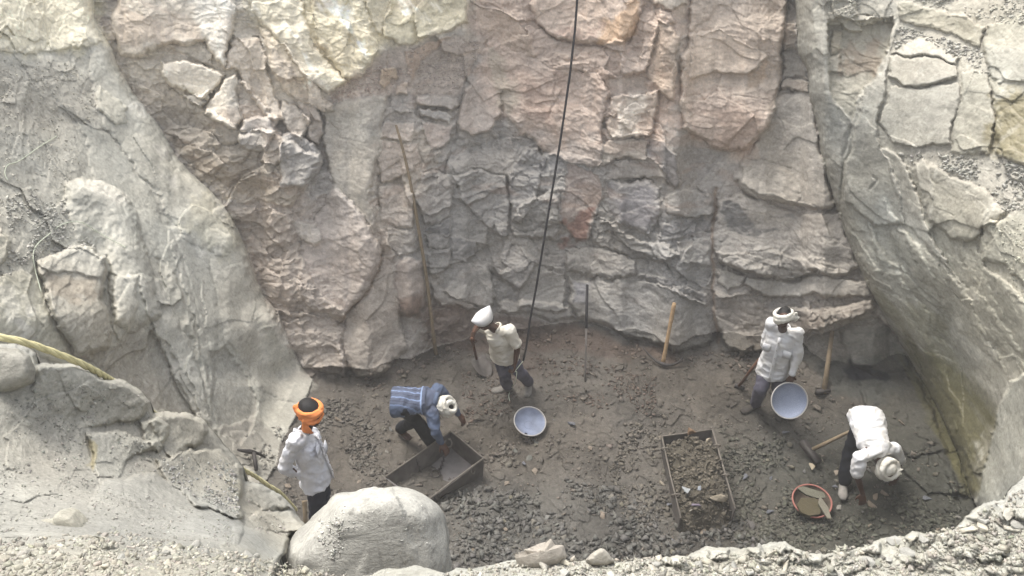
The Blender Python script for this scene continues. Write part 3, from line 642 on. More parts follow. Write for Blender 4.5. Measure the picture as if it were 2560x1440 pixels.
st([(2200, 740), (2330, 880), (2460, 960), (2420, 900), (2300, 780)], (122, 120, 92), .4, 34, 1, streak=55)
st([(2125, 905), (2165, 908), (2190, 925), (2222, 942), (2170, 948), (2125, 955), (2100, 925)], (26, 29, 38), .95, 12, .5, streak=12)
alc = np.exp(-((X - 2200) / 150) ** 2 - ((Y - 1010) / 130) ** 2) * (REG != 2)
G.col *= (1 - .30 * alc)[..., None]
G.col *= np.where((REG == 0)[..., None], np.array([1.0, .99, .985]), np.array([1., .995, .975]))
np.clip(G.col, .01, .85, out=G.col)
# ------------------------------------------------------------------ materials
def nodes(name):
    m = bpy.data.materials.new(name)
    m.use_nodes = True
    nt = m.node_tree
    b = nt.nodes['Principled BSDF']
    b.inputs['Specular IOR Level'].default_value = 0.2
    return m, nt, b

def rock_material(name, scale=1.0, bump=1.0, grit=.10, rough=.92, dust=0):
    m, nt, b = nodes(name)
    N, L = nt.nodes, nt.links
    geo = N.new('ShaderNodeNewGeometry')
    att = N.new('ShaderNodeAttribute'); att.attribute_name = 'col'
    n1 = N.new('ShaderNodeTexNoise'); n1.inputs['Scale'].default_value = 38 * scale; n1.inputs['Detail'].default_value = 6; n1.inputs['Roughness'].default_value = .7
    n2 = N.new('ShaderNodeTexNoise'); n2.inputs['Scale'].default_value = 7 * scale; n2.inputs['Detail'].default_value = 8; n2.inputs['Roughness'].default_value = .65
    n2.inputs['Distortion'].default_value = .6
    mp = N.new('ShaderNodeMapping'); mp.inputs['Scale'].default_value = (1, 1, 2.6); mp.inputs['Rotation'].default_value = (.2, .35, 0)
    L.new(geo.outputs['Position'], mp.inputs[0])
    L.new(geo.outputs['Position'], n1.inputs['Vector']); L.new(mp.outputs[0], n2.inputs['Vector'])
    mr = N.new('ShaderNodeMapRange'); mr.inputs[1].default_value = .3; mr.inputs[2].default_value = .7
    mr.inputs[3].default_value = 1 - grit * 1.6; mr.inputs[4].default_value = 1 + grit * 1.6
    L.new(n1.outputs[0], mr.inputs[0])
    mr2 = N.new('ShaderNodeMapRange'); mr2.inputs[1].default_value = .3; mr2.inputs[2].default_value = .7
    mr2.inputs[3].default_value = 1 - grit; mr2.inputs[4].default_value = 1 + grit
    L.new(n2.outputs[0], mr2.inputs[0])
    mu = N.new('ShaderNodeMath'); mu.operation = 'MULTIPLY'
    L.new(mr.outputs[0], mu.inputs[0]); L.new(mr2.outputs[0], mu.inputs[1])
    vm = N.new('ShaderNodeVectorMath'); vm.operation = 'SCALE'
    L.new(att.outputs['Color'], vm.inputs[0]); L.new(mu.outputs[0], vm.inputs['Scale'])
    L.new(vm.outputs[0], b.inputs['Base Color'])
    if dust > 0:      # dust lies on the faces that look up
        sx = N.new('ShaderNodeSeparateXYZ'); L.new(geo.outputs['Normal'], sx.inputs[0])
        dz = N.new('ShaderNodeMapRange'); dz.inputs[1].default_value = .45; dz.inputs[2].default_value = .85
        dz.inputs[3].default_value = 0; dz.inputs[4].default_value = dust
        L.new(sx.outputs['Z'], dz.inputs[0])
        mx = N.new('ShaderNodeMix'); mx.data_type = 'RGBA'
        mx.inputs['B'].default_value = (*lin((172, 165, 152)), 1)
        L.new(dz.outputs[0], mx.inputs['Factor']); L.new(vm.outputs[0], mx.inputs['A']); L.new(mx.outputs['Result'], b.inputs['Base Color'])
    b.inputs['Roughness'].default_value = rough
    bp = N.new('ShaderNodeBump'); bp.inputs['Strength'].default_value = .3 * bump; bp.inputs['Distance'].default_value = .06
    bp2 = N.new('ShaderNodeBump'); bp2.inputs['Strength'].default_value = .35 * bump; bp2.inputs['Distance'].default_value = .015
    L.new(n2.outputs[0], bp.inputs['Height']); L.new(n1.outputs[0], bp2.inputs['Height'])
    L.new(bp.outputs[0], bp2.inputs['Normal']); L.new(bp2.outputs[0], b.inputs['Normal'])
    return m

def plain(name, c, rough=.8, metal=0, noise=.15, scale=30, bump=.2, dist=.004, dirt=None, spec=.25):
    m, nt, b = nodes(name)
    N, L = nt.nodes, nt.links
    tc = N.new('ShaderNodeTexCoord')
    n = N.new('ShaderNodeTexNoise'); n.inputs['Scale'].default_value = scale; n.inputs['Detail'].default_value = 5
    L.new(tc.outputs['Object'], n.inputs['Vector'])
    cr_ = N.new('ShaderNodeValToRGB')
    c = lin(c)
    e = cr_.color_ramp.elements
    e[0].position, e[1].position = .3, .7
    lo = c * (1 - noise) if dirt is None else lin(dirt)
    e[0].color = (*lo, 1); e[1].color = (*np.minimum(c * (1 + noise), 1), 1)
    L.new(n.outputs[0], cr_.inputs[0]); L.new(cr_.outputs[0], b.inputs['Base Color'])
    b.inputs['Roughness'].default_value = rough; b.inputs['Metallic'].default_value = metal
    b.inputs['Specular IOR Level'].default_value = spec
    bp = N.new('ShaderNodeBump'); bp.inputs['Strength'].default_value = bump; bp.inputs['Distance'].default_value = dist
    L.new(n.outputs[0], bp.inputs['Height']); L.new(bp.outputs[0], b.inputs['Normal'])
    return m

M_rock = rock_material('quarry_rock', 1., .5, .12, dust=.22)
M_floor = rock_material('pit_floor_dirt', 1.3, 1.2, .16)
M_near = rock_material('rim_gravel', 2.2, 1.0, .13)
M_stone = rock_material('loose_stone', 2.0, .8, .12)

def tagobj(o, label=None, cat=None, group=None, kind=None):
    if label: o['label'] = label
    if cat: o['category'] = cat
    if group: o['group'] = group
    if kind: o['kind'] = kind
    return o

def mesh_obj(name, V, Fc, mat, parent=None, col=None, smooth_=False, loc=None):
    me = bpy.data.meshes.new(name)
    V = np.asarray(V, float)
    if loc is not None: V = V - np.asarray(loc)
    if isinstance(Fc, np.ndarray):
        k = Fc.shape[1]
        me.vertices.add(len(V)); me.vertices.foreach_set('co', V.ravel())
        me.loops.add(Fc.size); me.loops.foreach_set('vertex_index', Fc.ravel().astype(np.int32))
        me.polygons.add(len(Fc)); me.polygons.foreach_set('loop_start', (np.arange(len(Fc)) * k).astype(np.int32))
        me.update(calc_edges=True)
    else:
        me.from_pydata([tuple(v) for v in V], [], [tuple(f) for f in Fc])
    if smooth_:
        me.polygons.foreach_set('use_smooth', np.ones(len(me.polygons), bool))
    if col is not None:
        ca = me.color_attributes.new('col', 'FLOAT_COLOR', 'POINT')
        c4 = np.ones((len(V), 4)); c4[:, :3] = col
        ca.data.foreach_set('color', c4.ravel())
    if mat is not None:
        for mm in (mat if isinstance(mat, (list, tuple)) else [mat]): me.materials.append(mm)
    me.update()
    o = bpy.data.objects.new(name, me)
    COL.objects.link(o)
    if loc is not None: o.location = loc
    if parent is not None:
        o.parent = parent
        o.matrix_parent_inverse = Matrix.Translation(-Vector(parent.location)) if parent.type == 'EMPTY' and tuple(parent.rotation_euler) == (0, 0, 0) else Matrix()
    return o

def thing(name, loc, label, cat, group=None):
    o = bpy.data.objects.new(name, None)
    o.empty_display_size = .2
    o.location = loc
    COL.objects.link(o)
    return tagobj(o, label, cat, group)

def grid_part(g, mask, name, mat, kind='structure', pos=None):
    """mask over vertices: faces whose first corner is in mask"""
    ny, nx = g.x.shape
    idx = np.arange(ny * nx).reshape(ny, nx)
    q = np.stack([idx[:-1, :-1], idx[1:, :-1], idx[1:, 1:], idx[:-1, 1:]], -1)
    fm = mask[:-1, :-1]
    q = q[fm]
    used = np.unique(q)
    remap = np.zeros(ny * nx, np.int64); remap[used] = np.arange(len(used))
    V = (g.pos() if pos is None else pos).reshape(-1, 3)[used]
    o = mesh_obj(name, V, remap[q], mat, col=g.col.reshape(-1, 3)[used], smooth_=True)
    if kind: o['kind'] = kind
    return o

REG[:] = np.where(REG == 0, 0, REG)
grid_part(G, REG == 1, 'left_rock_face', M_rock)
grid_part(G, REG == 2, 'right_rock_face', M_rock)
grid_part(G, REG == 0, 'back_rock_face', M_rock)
grid_part(G, REG == 3, 'pit_floor', M_floor)
# ------------------------------------------------------------------ near ground: rim and left ledges
N = Grid(axis(-700, -24, 2584, 3300, STEP, 1.06), axis(780, 800, 1464, 2400, STEP, 1.06))
NP = [(-650, 860), (-60, 850), (0, 856), (60, 862), (95, 880), (100, 905), (190, 905), (262, 945), (300, 948), (345, 968), (378, 1003), (382, 1030), (420, 1026), (470, 1034), (508, 1048), (528, 1070),
      (556, 1105), (585, 1133), (605, 1160), (609, 1200), (650, 1212), (700, 1238), (730, 1268), (752, 1300), (772, 1310), (750, 1334), (728, 1345), (716, 1380), (696, 1405), (690, 1440), (760, 1446), (860, 1448), (932, 1436),
      (960, 1424), (1000, 1422), (1046, 1412), (1085, 1428), (1116, 1433), (1141, 1417), (1187, 1421), (1230, 1410), (1262, 1404), (1300, 1396), (1345, 1392), (1398, 1396),
      (1440, 1400), (1470, 1399), (1500, 1392), (1545, 1404), (1602, 1392), (1660, 1394), (1716, 1389), (1765, 1364), (1829, 1366), (1850, 1376), (1878, 1372), (1920, 1352), (1966, 1356),
      (1990, 1376), (2033, 1380), (2068, 1383), (2106, 1375), (2166, 1367), (2187, 1352), (2215, 1343), (2258, 1337), (2279, 1324), (2317, 1331), (2384, 1325), (2409, 1303), (2430, 1279),
      (2451, 1266), (2480, 1252), (2504, 1246), (2520, 1222), (2560, 1192), (2700, 1150), (3400, 1080), (3400, 2600), (-800, 2600), (-800, 860)]
NZ = [(-600, 1440, 6.0), (0, 1440, 5.85), (300, 1400, 5.8), (600, 1420, 5.72), (900, 1440, 5.7), (1300, 1420, 5.8), (2000, 1400, 5.85), (2560, 1350, 5.9), (2560, 1200, 5.95), (3100, 1200, 6.2),
      (150, 1340, 5.6), (400, 1330, 5.25), (600, 1330, 4.85), (700, 1390, 4.6), (730, 1300, 4.0), (640, 1235, 4.1), (600, 1170, 4.2), (500, 1200, 4.5), (400, 1200, 4.8), (250, 1180, 5.0), (100, 1150, 5.15),
      (0, 1100, 5.25), (0, 950, 5.3), (-400, 900, 5.5), (250, 1000, 5.0), (380, 1030, 4.75), (520, 1090, 4.4), (150, 910, 5.2), (1300, 2300, 5.9), (-600, 2300, 6.1), (3100, 2300, 6.1)]
zn = rbf(NZ, N.x, N.y)
N.d = (zn - H) / ray(N.x, N.y)[2]
dn, inn, _ = seg_dist(N.wx * .5 + N.x * .5, N.wy * .5 + N.y * .5, NP)
N.col[:] = lin((170, 167, 156))
N.rough[:] = .35
pl, st, cr = N.plate, N.stain, N.crack
NL = 1 / LIFT * .48
N.rk = 1.25
st([(-60, 1380), (600, 1350), (1100, 1430), (2000, 1370), (2600, 1250), (2700, 1600), (-100, 1600)], (172, 168, 154), .8, 30)
st([(120, 960), (360, 960), (560, 1110), (600, 1250), (680, 1400), (400, 1420), (100, 1330), (40, 1200)], (158, 155, 145), .8, 50)
# ledges stepping down to the pit (edges are at their upper/right side, seen from above)
pl([(95, 905, .1), (190, 905, .15), (262, 948, .2), (340, 968, .3), (376, 1003, .3), (352, 1050, .15), (200, 1080, 0), (60, 1000, 0)], NL, 12, (164, 161, 149), .7, rough=.4)
pl([(370, 1035, .1), (470, 1035, .2), (510, 1050, .2), (520, 1070, .2), (500, 1120, .2), (430, 1140, .1), (400, 1100, .05)], NL, 12, (170, 167, 156), .8, rough=.2)
pl([(352, 1052, .1), (385, 1035, .2), (418, 1070, .2), (420, 1090, .15), (395, 1130, .1), (365, 1100, .05)], NL, 8, (174, 172, 160), .8, rough=.3)
pl([(222, 1085, .2), (290, 1085, .2), (340, 1092, .25), (395, 1105, .25), (390, 1130, .2), (330, 1150, .1), (290, 1200, .05), (245, 1195, .1), (225, 1160, .15)], NL * .7, 8, (168, 166, 155), .8, rough=.3)
st([(220, 1100), (240, 1110), (236, 1180), (218, 1160)], (150, 140, 106), .7, 8)
pl([(390, 1145, .15), (440, 1130, .2), (520, 1125, .25), (560, 1130, .25), (605, 1162, .3), (608, 1290, .3), (590, 1300, .25), (480, 1260, .15), (430, 1210, .1)], NL, 9, (162, 160, 150), .8, rough=.4)
pl([(560, 1190), (600, 1190), (606, 1290), (590, 1300), (585, 1230)], NL * .06, 6, (150, 147, 132), .8, rough=.2)
pl([(260, 1205, .1), (330, 1190, .2), (390, 1182, .25), (440, 1210, .25), (500, 1245, .25), (560, 1275, .2), (600, 1300, .2), (600, 1360, .1), (500, 1390, 0), (300, 1350, 0), (200, 1280, 0)], NL, 14, (158, 156, 147), .8, rough=.3)
pl([(612, 1208, .1), (650, 1212, .2), (700, 1238, .25), (740, 1285, .25), (700, 1278, .2), (660, 1278, .1), (620, 1250, .05)], NL, 10, (166, 163, 152), .8, rough=.2)
pl([(620, 1290, .1), (650, 1278, .25), (735, 1288, .25), (772, 1310, .25), (748, 1335, .2), (700, 1330, .1), (620, 1310, .05)], NL, 9, (172, 169, 158), .8, rough=.3)
pl([(570, 1325, .1), (640, 1320, .2), (700, 1335, .2), (725, 1350, .2), (715, 1380, .15), (690, 1420, .1), (600, 1400, .0)], NL, 9, (166, 163, 152), .8, rough=.3)
cr([(560, 1130), (600, 1165), (604, 1230), (600, 1290), (565, 1300)], 4, .1)
cr([(218, 1090), (222, 1140), (245, 1190), (250, 1215)], 4, .08)
# lumps of the crumbling rim edge
r5 = np.random.default_rng(5)
x_ = 900
while x_ < 2620:
    w_ = r5.uniform(24, 80)
    k = np.interp(x_ + w_ / 2, [p_[0] for p_ in NP[34:72]], [p_[1] for p_ in NP[34:72]])
    a = r5.uniform(.012, .035)
    pl([(x_, k - 4 + r5.uniform(0, 14)), (x_ + w_ * .3, k - 8), (x_ + w_ * .8, k - 8), (x_ + w_, k + 6), (x_ + w_ * .9, k + r5.uniform(14, 34)), (x_ + w_ * .2, k + r5.uniform(16, 36))], a / LIFT, 8,
       tuple(np.array((186, 182, 168)) + r5.uniform(-8, 8)), .7, rough=.2)
    x_ += w_ * r5.uniform(.8, 2.0)
for i in range(70):
    x_, y_ = r5.uniform(-40, 2600), r5.uniform(1360, 1460)
    w_, h_ = r5.uniform(20, 75), r5.uniform(10, 26)
    an = r5.uniform(-.5, .5)
    pg = [(x_ + w_ * math.cos(t) * r5.uniform(.7, 1.1) - h_ * math.sin(t) * math.sin(an), y_ + h_ * math.sin(t) * r5.uniform(.7, 1.2) + w_ * math.cos(t) * math.sin(an) * .5) for t in np.arange(0, 6.2, .9)]
    pl(pg, r5.uniform(.006, .022) / LIFT, 7, tuple(np.array((180, 176, 162)) + r5.uniform(-14, 10)), .7, rough=.3)
# round the far edge over
N.d += .30 * np.maximum(0, 1 - dn / 14.0) ** 2.2 * (N.x < 900) + .05 * np.maximum(0, 1 - dn / 8.0) ** 2 * (N.x >= 900)
Pn = N.pos()
wn_ = np.stack([fbm(Pn, 2.2, 2, 240), fbm(Pn, 2.2, 2, 250), fbm(Pn, 2.2, 2, 260)], -1)
ea, ha, ra = worley((Pn + wn_ * .12) * (5, 5, 7), 203, .8)
eb, hb, rb = worley((Pn + wn_ * .05) * (16, 16, 20), 213, .9)
ec, hc, rc = worley(Pn * 42., 223, .9)
sc_ = np.clip(N.d / 4, .35, 1)
pn = smooth(fbm(Pn, 1.3, 3, 230) + .45)
rimz = smooth((N.y - 1330 + 40 * (N.x > 1100)) / 60)
bn = .08 * fbm(Pn, .9, 3, 280) * sc_ + .020 * fbm(Pn, 3.5, 4, 284) * sc_ + .008 * fbm(Pn, 15, 3, 288)
bn = bn + .016 * ha * sc_ * (.4 + N.rough) + .008 * hb * (pn * .5 + rimz) + .003 * hc * (pn * .4 + rimz)
N.d -= bn
N.col *= (1 + .14 * fbm(Pn, 1.4, 4, 301) + .10 * fbm(Pn, 9, 3, 305) + .12 * (rb - .5) * rimz)[..., None]
N.col *= (1 + np.array([.035, .0, -.05]) * fbm(Pn, 1.1, 3, 311)[..., None])
N.col *= .76
np.clip(N.col, .02, .8, out=N.col)
# cut out with the outside ring of vertices pulled onto the edge, then drop a rock wall to the pit floor
vin = inn | (dn < 3.2)
fm = inn[:-1, :-1] | inn[1:, :-1] | inn[1:, 1:] | inn[:-1, 1:]
ny, nx = N.x.shape
idx = np.arange(ny * nx).reshape(ny, nx)
Q = np.stack([idx[:-1, :-1], idx[1:, :-1], idx[1:, 1:], idx[:-1, 1:]], -1)[fm]
sd = np.where(inn, dn, -dn)
gy_, gx_ = np.gradient(sd, N.ys, N.xs)
gl = np.hypot(gx_, gy_) + 1e-6
out = ~inn
px_ = np.where(out, N.x + gx_ / gl * dn, N.x); py_ = np.where(out, N.y + gy_ / gl * dn, N.y)
use = np.zeros(ny * nx, bool); use[Q.ravel()] = True
far = np.hypot(px_ - N.x, py_ - N.y) > 6
px_ = np.where(far, N.x, px_); py_ = np.where(far, N.y, py_)
VP = P_d(px_, py_, N.d).reshape(-1, 3)
remap = np.full(ny * nx, -1, np.int64); used = np.where(use)[0]; remap[used] = np.arange(len(used))
Qr = remap[Q]
Vn = VP[used]; Cn = N.col.reshape(-1, 3)[used]
# boundary edges
E = np.concatenate([Qr[:, [0, 1]], Qr[:, [1, 2]], Qr[:, [2, 3]], Qr[:, [3, 0]]])
key = np.sort(E, 1); kk = key[:, 0] * (len(used) + 1) + key[:, 1]
u_, inv, cnt = np.unique(kk, return_inverse=True, return_counts=True)
BE = E[cnt[inv] == 1]
bv = np.unique(BE)
bm_ = {int(v): i for i, v in enumerate(bv)}
rings, drop = 9, 6.3
rv, rc_, rq = [], [], []
base = len(Vn)
bp = Vn[bv]
for k in range(1, rings + 1):
    t = k / rings
    q = bp.copy()
    q[:, 2] = bp[:, 2] - (bp[:, 2] + .3) * t ** 1.3
    q[:, 1] -= .0 * t
    q = q + .10 * np.stack([fbm(q, 1.5, 3, 401), fbm(q, 1.5, 3, 402) - .6, 0 * q[:, 0]], -1) * min(1, t * 4)
    rv.append(q); rc_.append(np.tile(lin((140, 132, 118)), (len(q), 1)))
bi = np.array([[bm_[int(a)], bm_[int(b)]] for a, b in BE])
for k in range(rings):
    if k == 0: top = bv[bi]
    else: top = base + (k - 1) * len(bv) + bi
    bot = base + k * len(bv) + bi
    rq.append(np.stack([top[:, 1], top[:, 0], bot[:, 0], bot[:, 1]], -1))
o = mesh_obj('near_ground', np.concatenate([Vn] + rv), np.concatenate([Qr] + rq), M_near, col=np.concatenate([Cn] + rc_), smooth_=True)
o['kind'] = 'structure'
def near_P(px, py): return N.P(px, py)
# ------------------------------------------------------------------ loose stone
def hull(pts):
    bm = bmesh.new()
    for p in pts: bm.verts.new(p)
    r = bmesh.ops.convex_hull(bm, input=bm.verts)
    for v in [v for v in bm.verts if not v.link_faces]: bm.verts.remove(v)
    bmesh.ops.triangulate(bm, faces=bm.faces)
    bm.verts.index_update()
    V = np.array([v.co[:] for v in bm.verts]); T = np.array([[v.index for v in f.verts] for f in bm.faces])
    bm.free()
    return V, T

TEMPL = []
rt = np.random.default_rng(3)
for i in range(16):
    n = rt.integers(7, 11)
    p = rt.normal(size=(n, 3)); p /= np.linalg.norm(p, axis=1)[:, None]
    p *= rt.uniform(.5, 1.1, (n, 1))
    p *= (1, rt.uniform(.5, .95), rt.uniform(.14, .5))
    TEMPL.append(hull(p))

def inpoly(x, y, pts):
    x = np.asarray(x, float); ins = np.zeros(x.shape, bool)
    for k in range(len(pts)):
        a, b = pts[k], pts[(k + 1) % len(pts)]
        if a[1] == b[1]: continue
        ins ^= ((a[1] > y) != (b[1] > y)) & (x < (b[0] - a[0]) * (y - a[1]) / (b[1] - a[1]) + a[0])
    return ins

def rotz(a):
    c, s = np.cos(a), np.sin(a); z = 0 * a; o = z + 1
    return np.stack([np.stack([c, -s, z], -1), np.stack([s, c, z], -1), np.stack([z, z, o], -1)], -2)
def rotx(a):
    c, s = np.cos(a), np.sin(a); z = 0 * a; o = z + 1
    return np.stack([np.stack([o, z, z], -1), np.stack([z, c, -s], -1), np.stack([z, s, c], -1)], -2)

CH = {}
def scatter(name, g, poly, n, s0, s1, col, seed=0, power=2.2, tilt=.45, var=.12, sink=.25, tint=None, only=None):
    """loose chips lying on the ground: sizes s0..s1 in photo px at their distance"""
    r = np.random.default_rng(seed + 77)
    xs = [p[0] for p in poly]; ys = [p[1] for p in poly]
    x = r.uniform(min(xs), max(xs), n * 4); y = r.uniform(min(ys), max(ys), n * 4)
    dens = fbm(np.stack([x, y, 0 * x], -1), 1 / 60., 4, seed + 9)
    m = inpoly(x, y, poly) & (r.uniform(0, 1, n * 4) < (.48 + 1.25 * dens if name == 'rubble' else .62 + .8 * dens))
    x, y = x[m][:n], y[m][:n]
    n = len(x)
    d = g.at(x, y)
    P = P_d(x, y, d)
    s = (s0 + (s1 - s0) * r.uniform(0, 1, n) ** power) * .5 * d / F
    R = rotz(r.uniform(0, 6.28, n)) @ rotx(r.normal(0, tilt, n)) @ rotz(r.uniform(0, 6.28, n))
    R = R * r.uniform(.75, 1.25, (n, 1, 3))
    c = lin(col) * (1 + r.normal(0, var * 1.5, (n, 1)) + .5 * (r.uniform(0, 1, (n, 1)) < .06)) * (1 + r.normal(0, .02, (n, 3)))
    gc = g.at(x, y, g.col)
    c = (c * .45 + gc * .55) if g is G else c * .78
    if tint is not None:
        k = (r.uniform(0, 1, n) < .12)[:, None]
        c = np.where(k, lin(tint), c)
    t = r.integers(0, len(TEMPL), n)
    Vs, Ts, Cs = CH.setdefault(name, ([], [], []))
    for k in range(len(TEMPL)):
        q = np.where(t == k)[0]
        if not len(q): continue
        V, T = TEMPL[k]
        W = np.einsum('nij,vj->nvi', R[q], V) * s[q][:, None, None]
        lo = W[..., 2].min(1)
        W = W + P[q][:, None, :]
        W[..., 2] -= (lo * (1 - sink * 2))[:, None]
        base = sum(len(v) for v in Vs)
        Vs.append(W.reshape(-1, 3))
        Ts.append((T[None] + (np.arange(len(q)) * len(V))[:, None, None] + base).reshape(-1, 3))
        Cs.append(np.repeat(np.clip(c[q], .01, .8), len(V), 0))

def flush(name, label, cat):
    Vs, Ts, Cs = CH[name]
    o = mesh_obj(name, np.concatenate(Vs), np.concatenate(Ts), M_stone, col=np.concatenate(Cs))
    return tagobj(o, label, cat, None, 'stuff')

FL = [(810, 975), (960, 955), (1030, 915), (1090, 890), (1250, 855), (1450, 850), (1560, 875), (1700, 910), (1830, 900), (1900, 905), (2010, 920), (2080, 980), (2180, 1000), (2250, 1040), (2330, 1110),
      (2400, 1240), (2420, 1330), (2300, 1420), (1100, 1450), (800, 1320), (720, 1240), (690, 1170), (720, 1100)]
sc = scatter
sc('rubble', G, FL, 14000, 2., 14, (114, 106, 97), 1, 6)
sc('rubble', G, [(1110, 1240), (1240, 1215), (1420, 1200), (1640, 1240), (1720, 1300), (1900, 1300), (2000, 1420), (1100, 1450)], 4600, 4, 40, (104, 103, 99), 2, 4., .5, .14, .2)
sc('rubble', G, [(790, 1000), (960, 990), (980, 1100), (960, 1240), (830, 1260), (780, 1130)], 900, 6, 26, (108, 104, 97), 3, 2.4)
sc('rubble', G, [(1190, 1060), (1290, 1090), (1420, 1080), (1330, 1180), (1230, 1200), (1190, 1130)], 420, 6, 30, (116, 110, 102), 4, 2.2)
sc('rubble', G, [(1560, 1060), (1660, 1060), (1670, 1300), (1580, 1330), (1520, 1200)], 600, 6, 28, (106, 100, 90), 5, 2.2)
sc('rubble', G, [(1800, 1060), (1960, 1090), (1980, 1250), (2100, 1300), (2350, 1180), (2410, 1260), (2380, 1340), (1850, 1400), (1810, 1250)], 2400, 5, 28, (92, 92, 82), 6, 2.4)
sc('rubble', G, [(1150, 900), (1400, 880), (1640, 940), (1640, 1050), (1400, 1000), (1160, 1060)], 900, 5, 20, (108, 92, 82), 7, 2.6)
sc('rubble', G, [(560, 1090), (690, 1060), (800, 1180), (790, 1300), (700, 1240)], 400, 6, 24, (108, 104, 97), 8, 2.2)
sc('rubble', G, FL, 800, 9, 30, (120, 112, 101), 9, 3.0, .3, .16, .35)
sc('rubble', G, [(780, 945), (900, 935), (1010, 895), (1080, 870), (1250, 832), (1450, 826), (1560, 850), (1700, 888), (1800, 872), (1900, 870), (1990, 890), (2000, 935), (1800, 925), (1600, 900), (1400, 868), (1250, 875), (1090, 915), (960, 975), (800, 985)], 700, 5, 26, (122, 110, 99), 10, 2.2, .4, .16, .3)
flush('rubble', 'crushed grey brown rock chips covering the bottom of the pit', 'rubble')
sc('scree', G, [(1020, 115), (1205, 100), (1165, 200), (1145, 232), (1040, 236), (1012, 200)], 620, 5, 17, (176, 166, 158), 11, 2)
sc('scree', G, [(860, 200), (960, 160), (1015, 180), (1010, 225), (960, 228), (820, 262)], 420, 5, 14, (182, 160, 148), 12, 2)
sc('scree', G, [(2236, 62), (2380, 102), (2460, 132), (2458, 178), (2400, 148), (2300, 90), (2236, 125)], 420, 6, 20, (164, 163, 156), 13, 2)
sc('scree', G, [(2245, 385), (2370, 388), (2490, 402), (2600, 425), (2600, 520), (2510, 530), (2470, 478), (2400, 438), (2330, 412), (2280, 420)], 900, 7, 28, (156, 156, 149), 14, 2)
sc('scree', G, [(2240, -10), (2600, -20), (2600, 60), (2470, 55), (2400, 36), (2320, 12)], 400, 6, 20, (172, 171, 160), 15, 2)
sc('scree', G, [(2480, 560), (2560, 540), (2600, 700), (2540, 720)], 160, 6, 18, (158, 160, 146), 16, 2)
sc('scree', G, [(2050, -10), (2150, -15), (2150, 40), (2080, 40)], 140, 6, 16, (166, 164, 154), 17, 2)
sc('scree', G, [(-20, 150), (150, 150), (240, 200), (250, 290), (180, 330), (-20, 340)], 900, 3, 13, (168, 163, 149), 18, 2.5)
sc('scree', G, [(-20, 330), (190, 330), (200, 430), (160, 470), (-20, 560)], 500, 3, 13, (166, 163, 151), 19, 2.5)
sc('scree', G, [(15, 490), (150, 440), (180, 560), (240, 620), (150, 630), (90, 650), (20, 690)], 1100, 5, 22, (160, 158, 152), 20, 2)
sc('scree', G, [(730, 180), (820, 250), (800, 275), (740, 240)], 160, 4, 14, (190, 172, 154), 21, 2)
sc('scree', G, [(1130, 340), (1260, 300), (1330, 350), (1180, 375)], 140, 4, 11, (160, 150, 142), 22, 2)
flush('scree', 'small broken chips lying on the ledges of the rock faces', 'scree')
sc('gravel', N, [(-20, 1350), (300, 1330), (640, 1390), (900, 1445), (1120, 1438), (1300, 1402), (1720, 1395), (1980, 1380), (2200, 1360), (2420, 1310), (2480, 1262), (2600, 1200), (2700, 1470), (-60, 1470)], 17000, 3, 22, (166, 162, 150), 31, 3.6, .5, .12, .25)
sc('gravel', N, [(1300, 1405), (1980, 1385), (2200, 1362), (2420, 1312), (2600, 1250), (2600, 1460), (1300, 1460)], 380, 16, 46, (170, 166, 153), 32, 2.2, .4, .1, .3)
sc('gravel', N, [(-20, 1370), (260, 1340), (640, 1400), (900, 1450), (-20, 1460)], 520, 16, 44, (168, 164, 150), 33, 2.2, .4, .1, .3)
sc('gravel', N, [(90, 950), (340, 975), (376, 1005), (350, 1060), (160, 1080), (60, 1020)], 420, 4, 16, (156, 154, 145), 34, 2.4)
sc('gravel', N, [(395, 1150), (500, 1130), (590, 1165), (600, 1290), (500, 1250), (430, 1210)], 900, 4, 18, (150, 149, 143), 35, 2.2)
sc('gravel', N, [(40, 1000), (220, 1080), (420, 1090), (400, 1180), (250, 1210), (600, 1310), (560, 1390), (200, 1330), (-20, 1330), (-20, 1000)], 2400, 3, 15, (154, 152, 143), 36, 3)
sc('gravel', N, [(610, 1240), (700, 1280), (720, 1340), (640, 1330)], 160, 4, 14, (160, 157, 148), 37, 2.4)

# individual larger stones: one object each
STONE_ME = []
def stone_mesh(k, c):
    V, T = TEMPL[k % len(TEMPL)]
    bm = bmesh.new()
    vs = [bm.verts.new(v) for v in V]
    for t in T: bm.faces.new([vs[i] for i in t])
    bmesh.ops.bevel(bm, geom=bm.edges[:], offset=.07, segments=1, affect='EDGES')
    bmesh.ops.subdivide_edges(bm, edges=bm.edges[:], cuts=1, use_grid_fill=True)
    bmesh.ops.triangulate(bm, faces=bm.faces)
    A = np.array([v.co[:] for v in bm.verts])
    A += .05 * np.stack([fbm(A, 1.8, 3, 500 + k), fbm(A, 1.8, 3, 530 + k), fbm(A, 1.8, 3, 560 + k)], -1)
    for v, a in zip(bm.verts, A): v.co = a
    me = bpy.data.meshes.new('loose_stone')
    bm.to_mesh(me); bm.free()
    ca = me.color_attributes.new('col', 'FLOAT_COLOR', 'POINT')
    cc = np.ones((len(me.vertices), 4)); cc[:, :3] = lin(c) * (.82 if k < 24 and sum(c) > 420 else 1.)
    ca.data.foreach_set('color', cc.ravel())
    me.materials.append(M_stone)
    return me
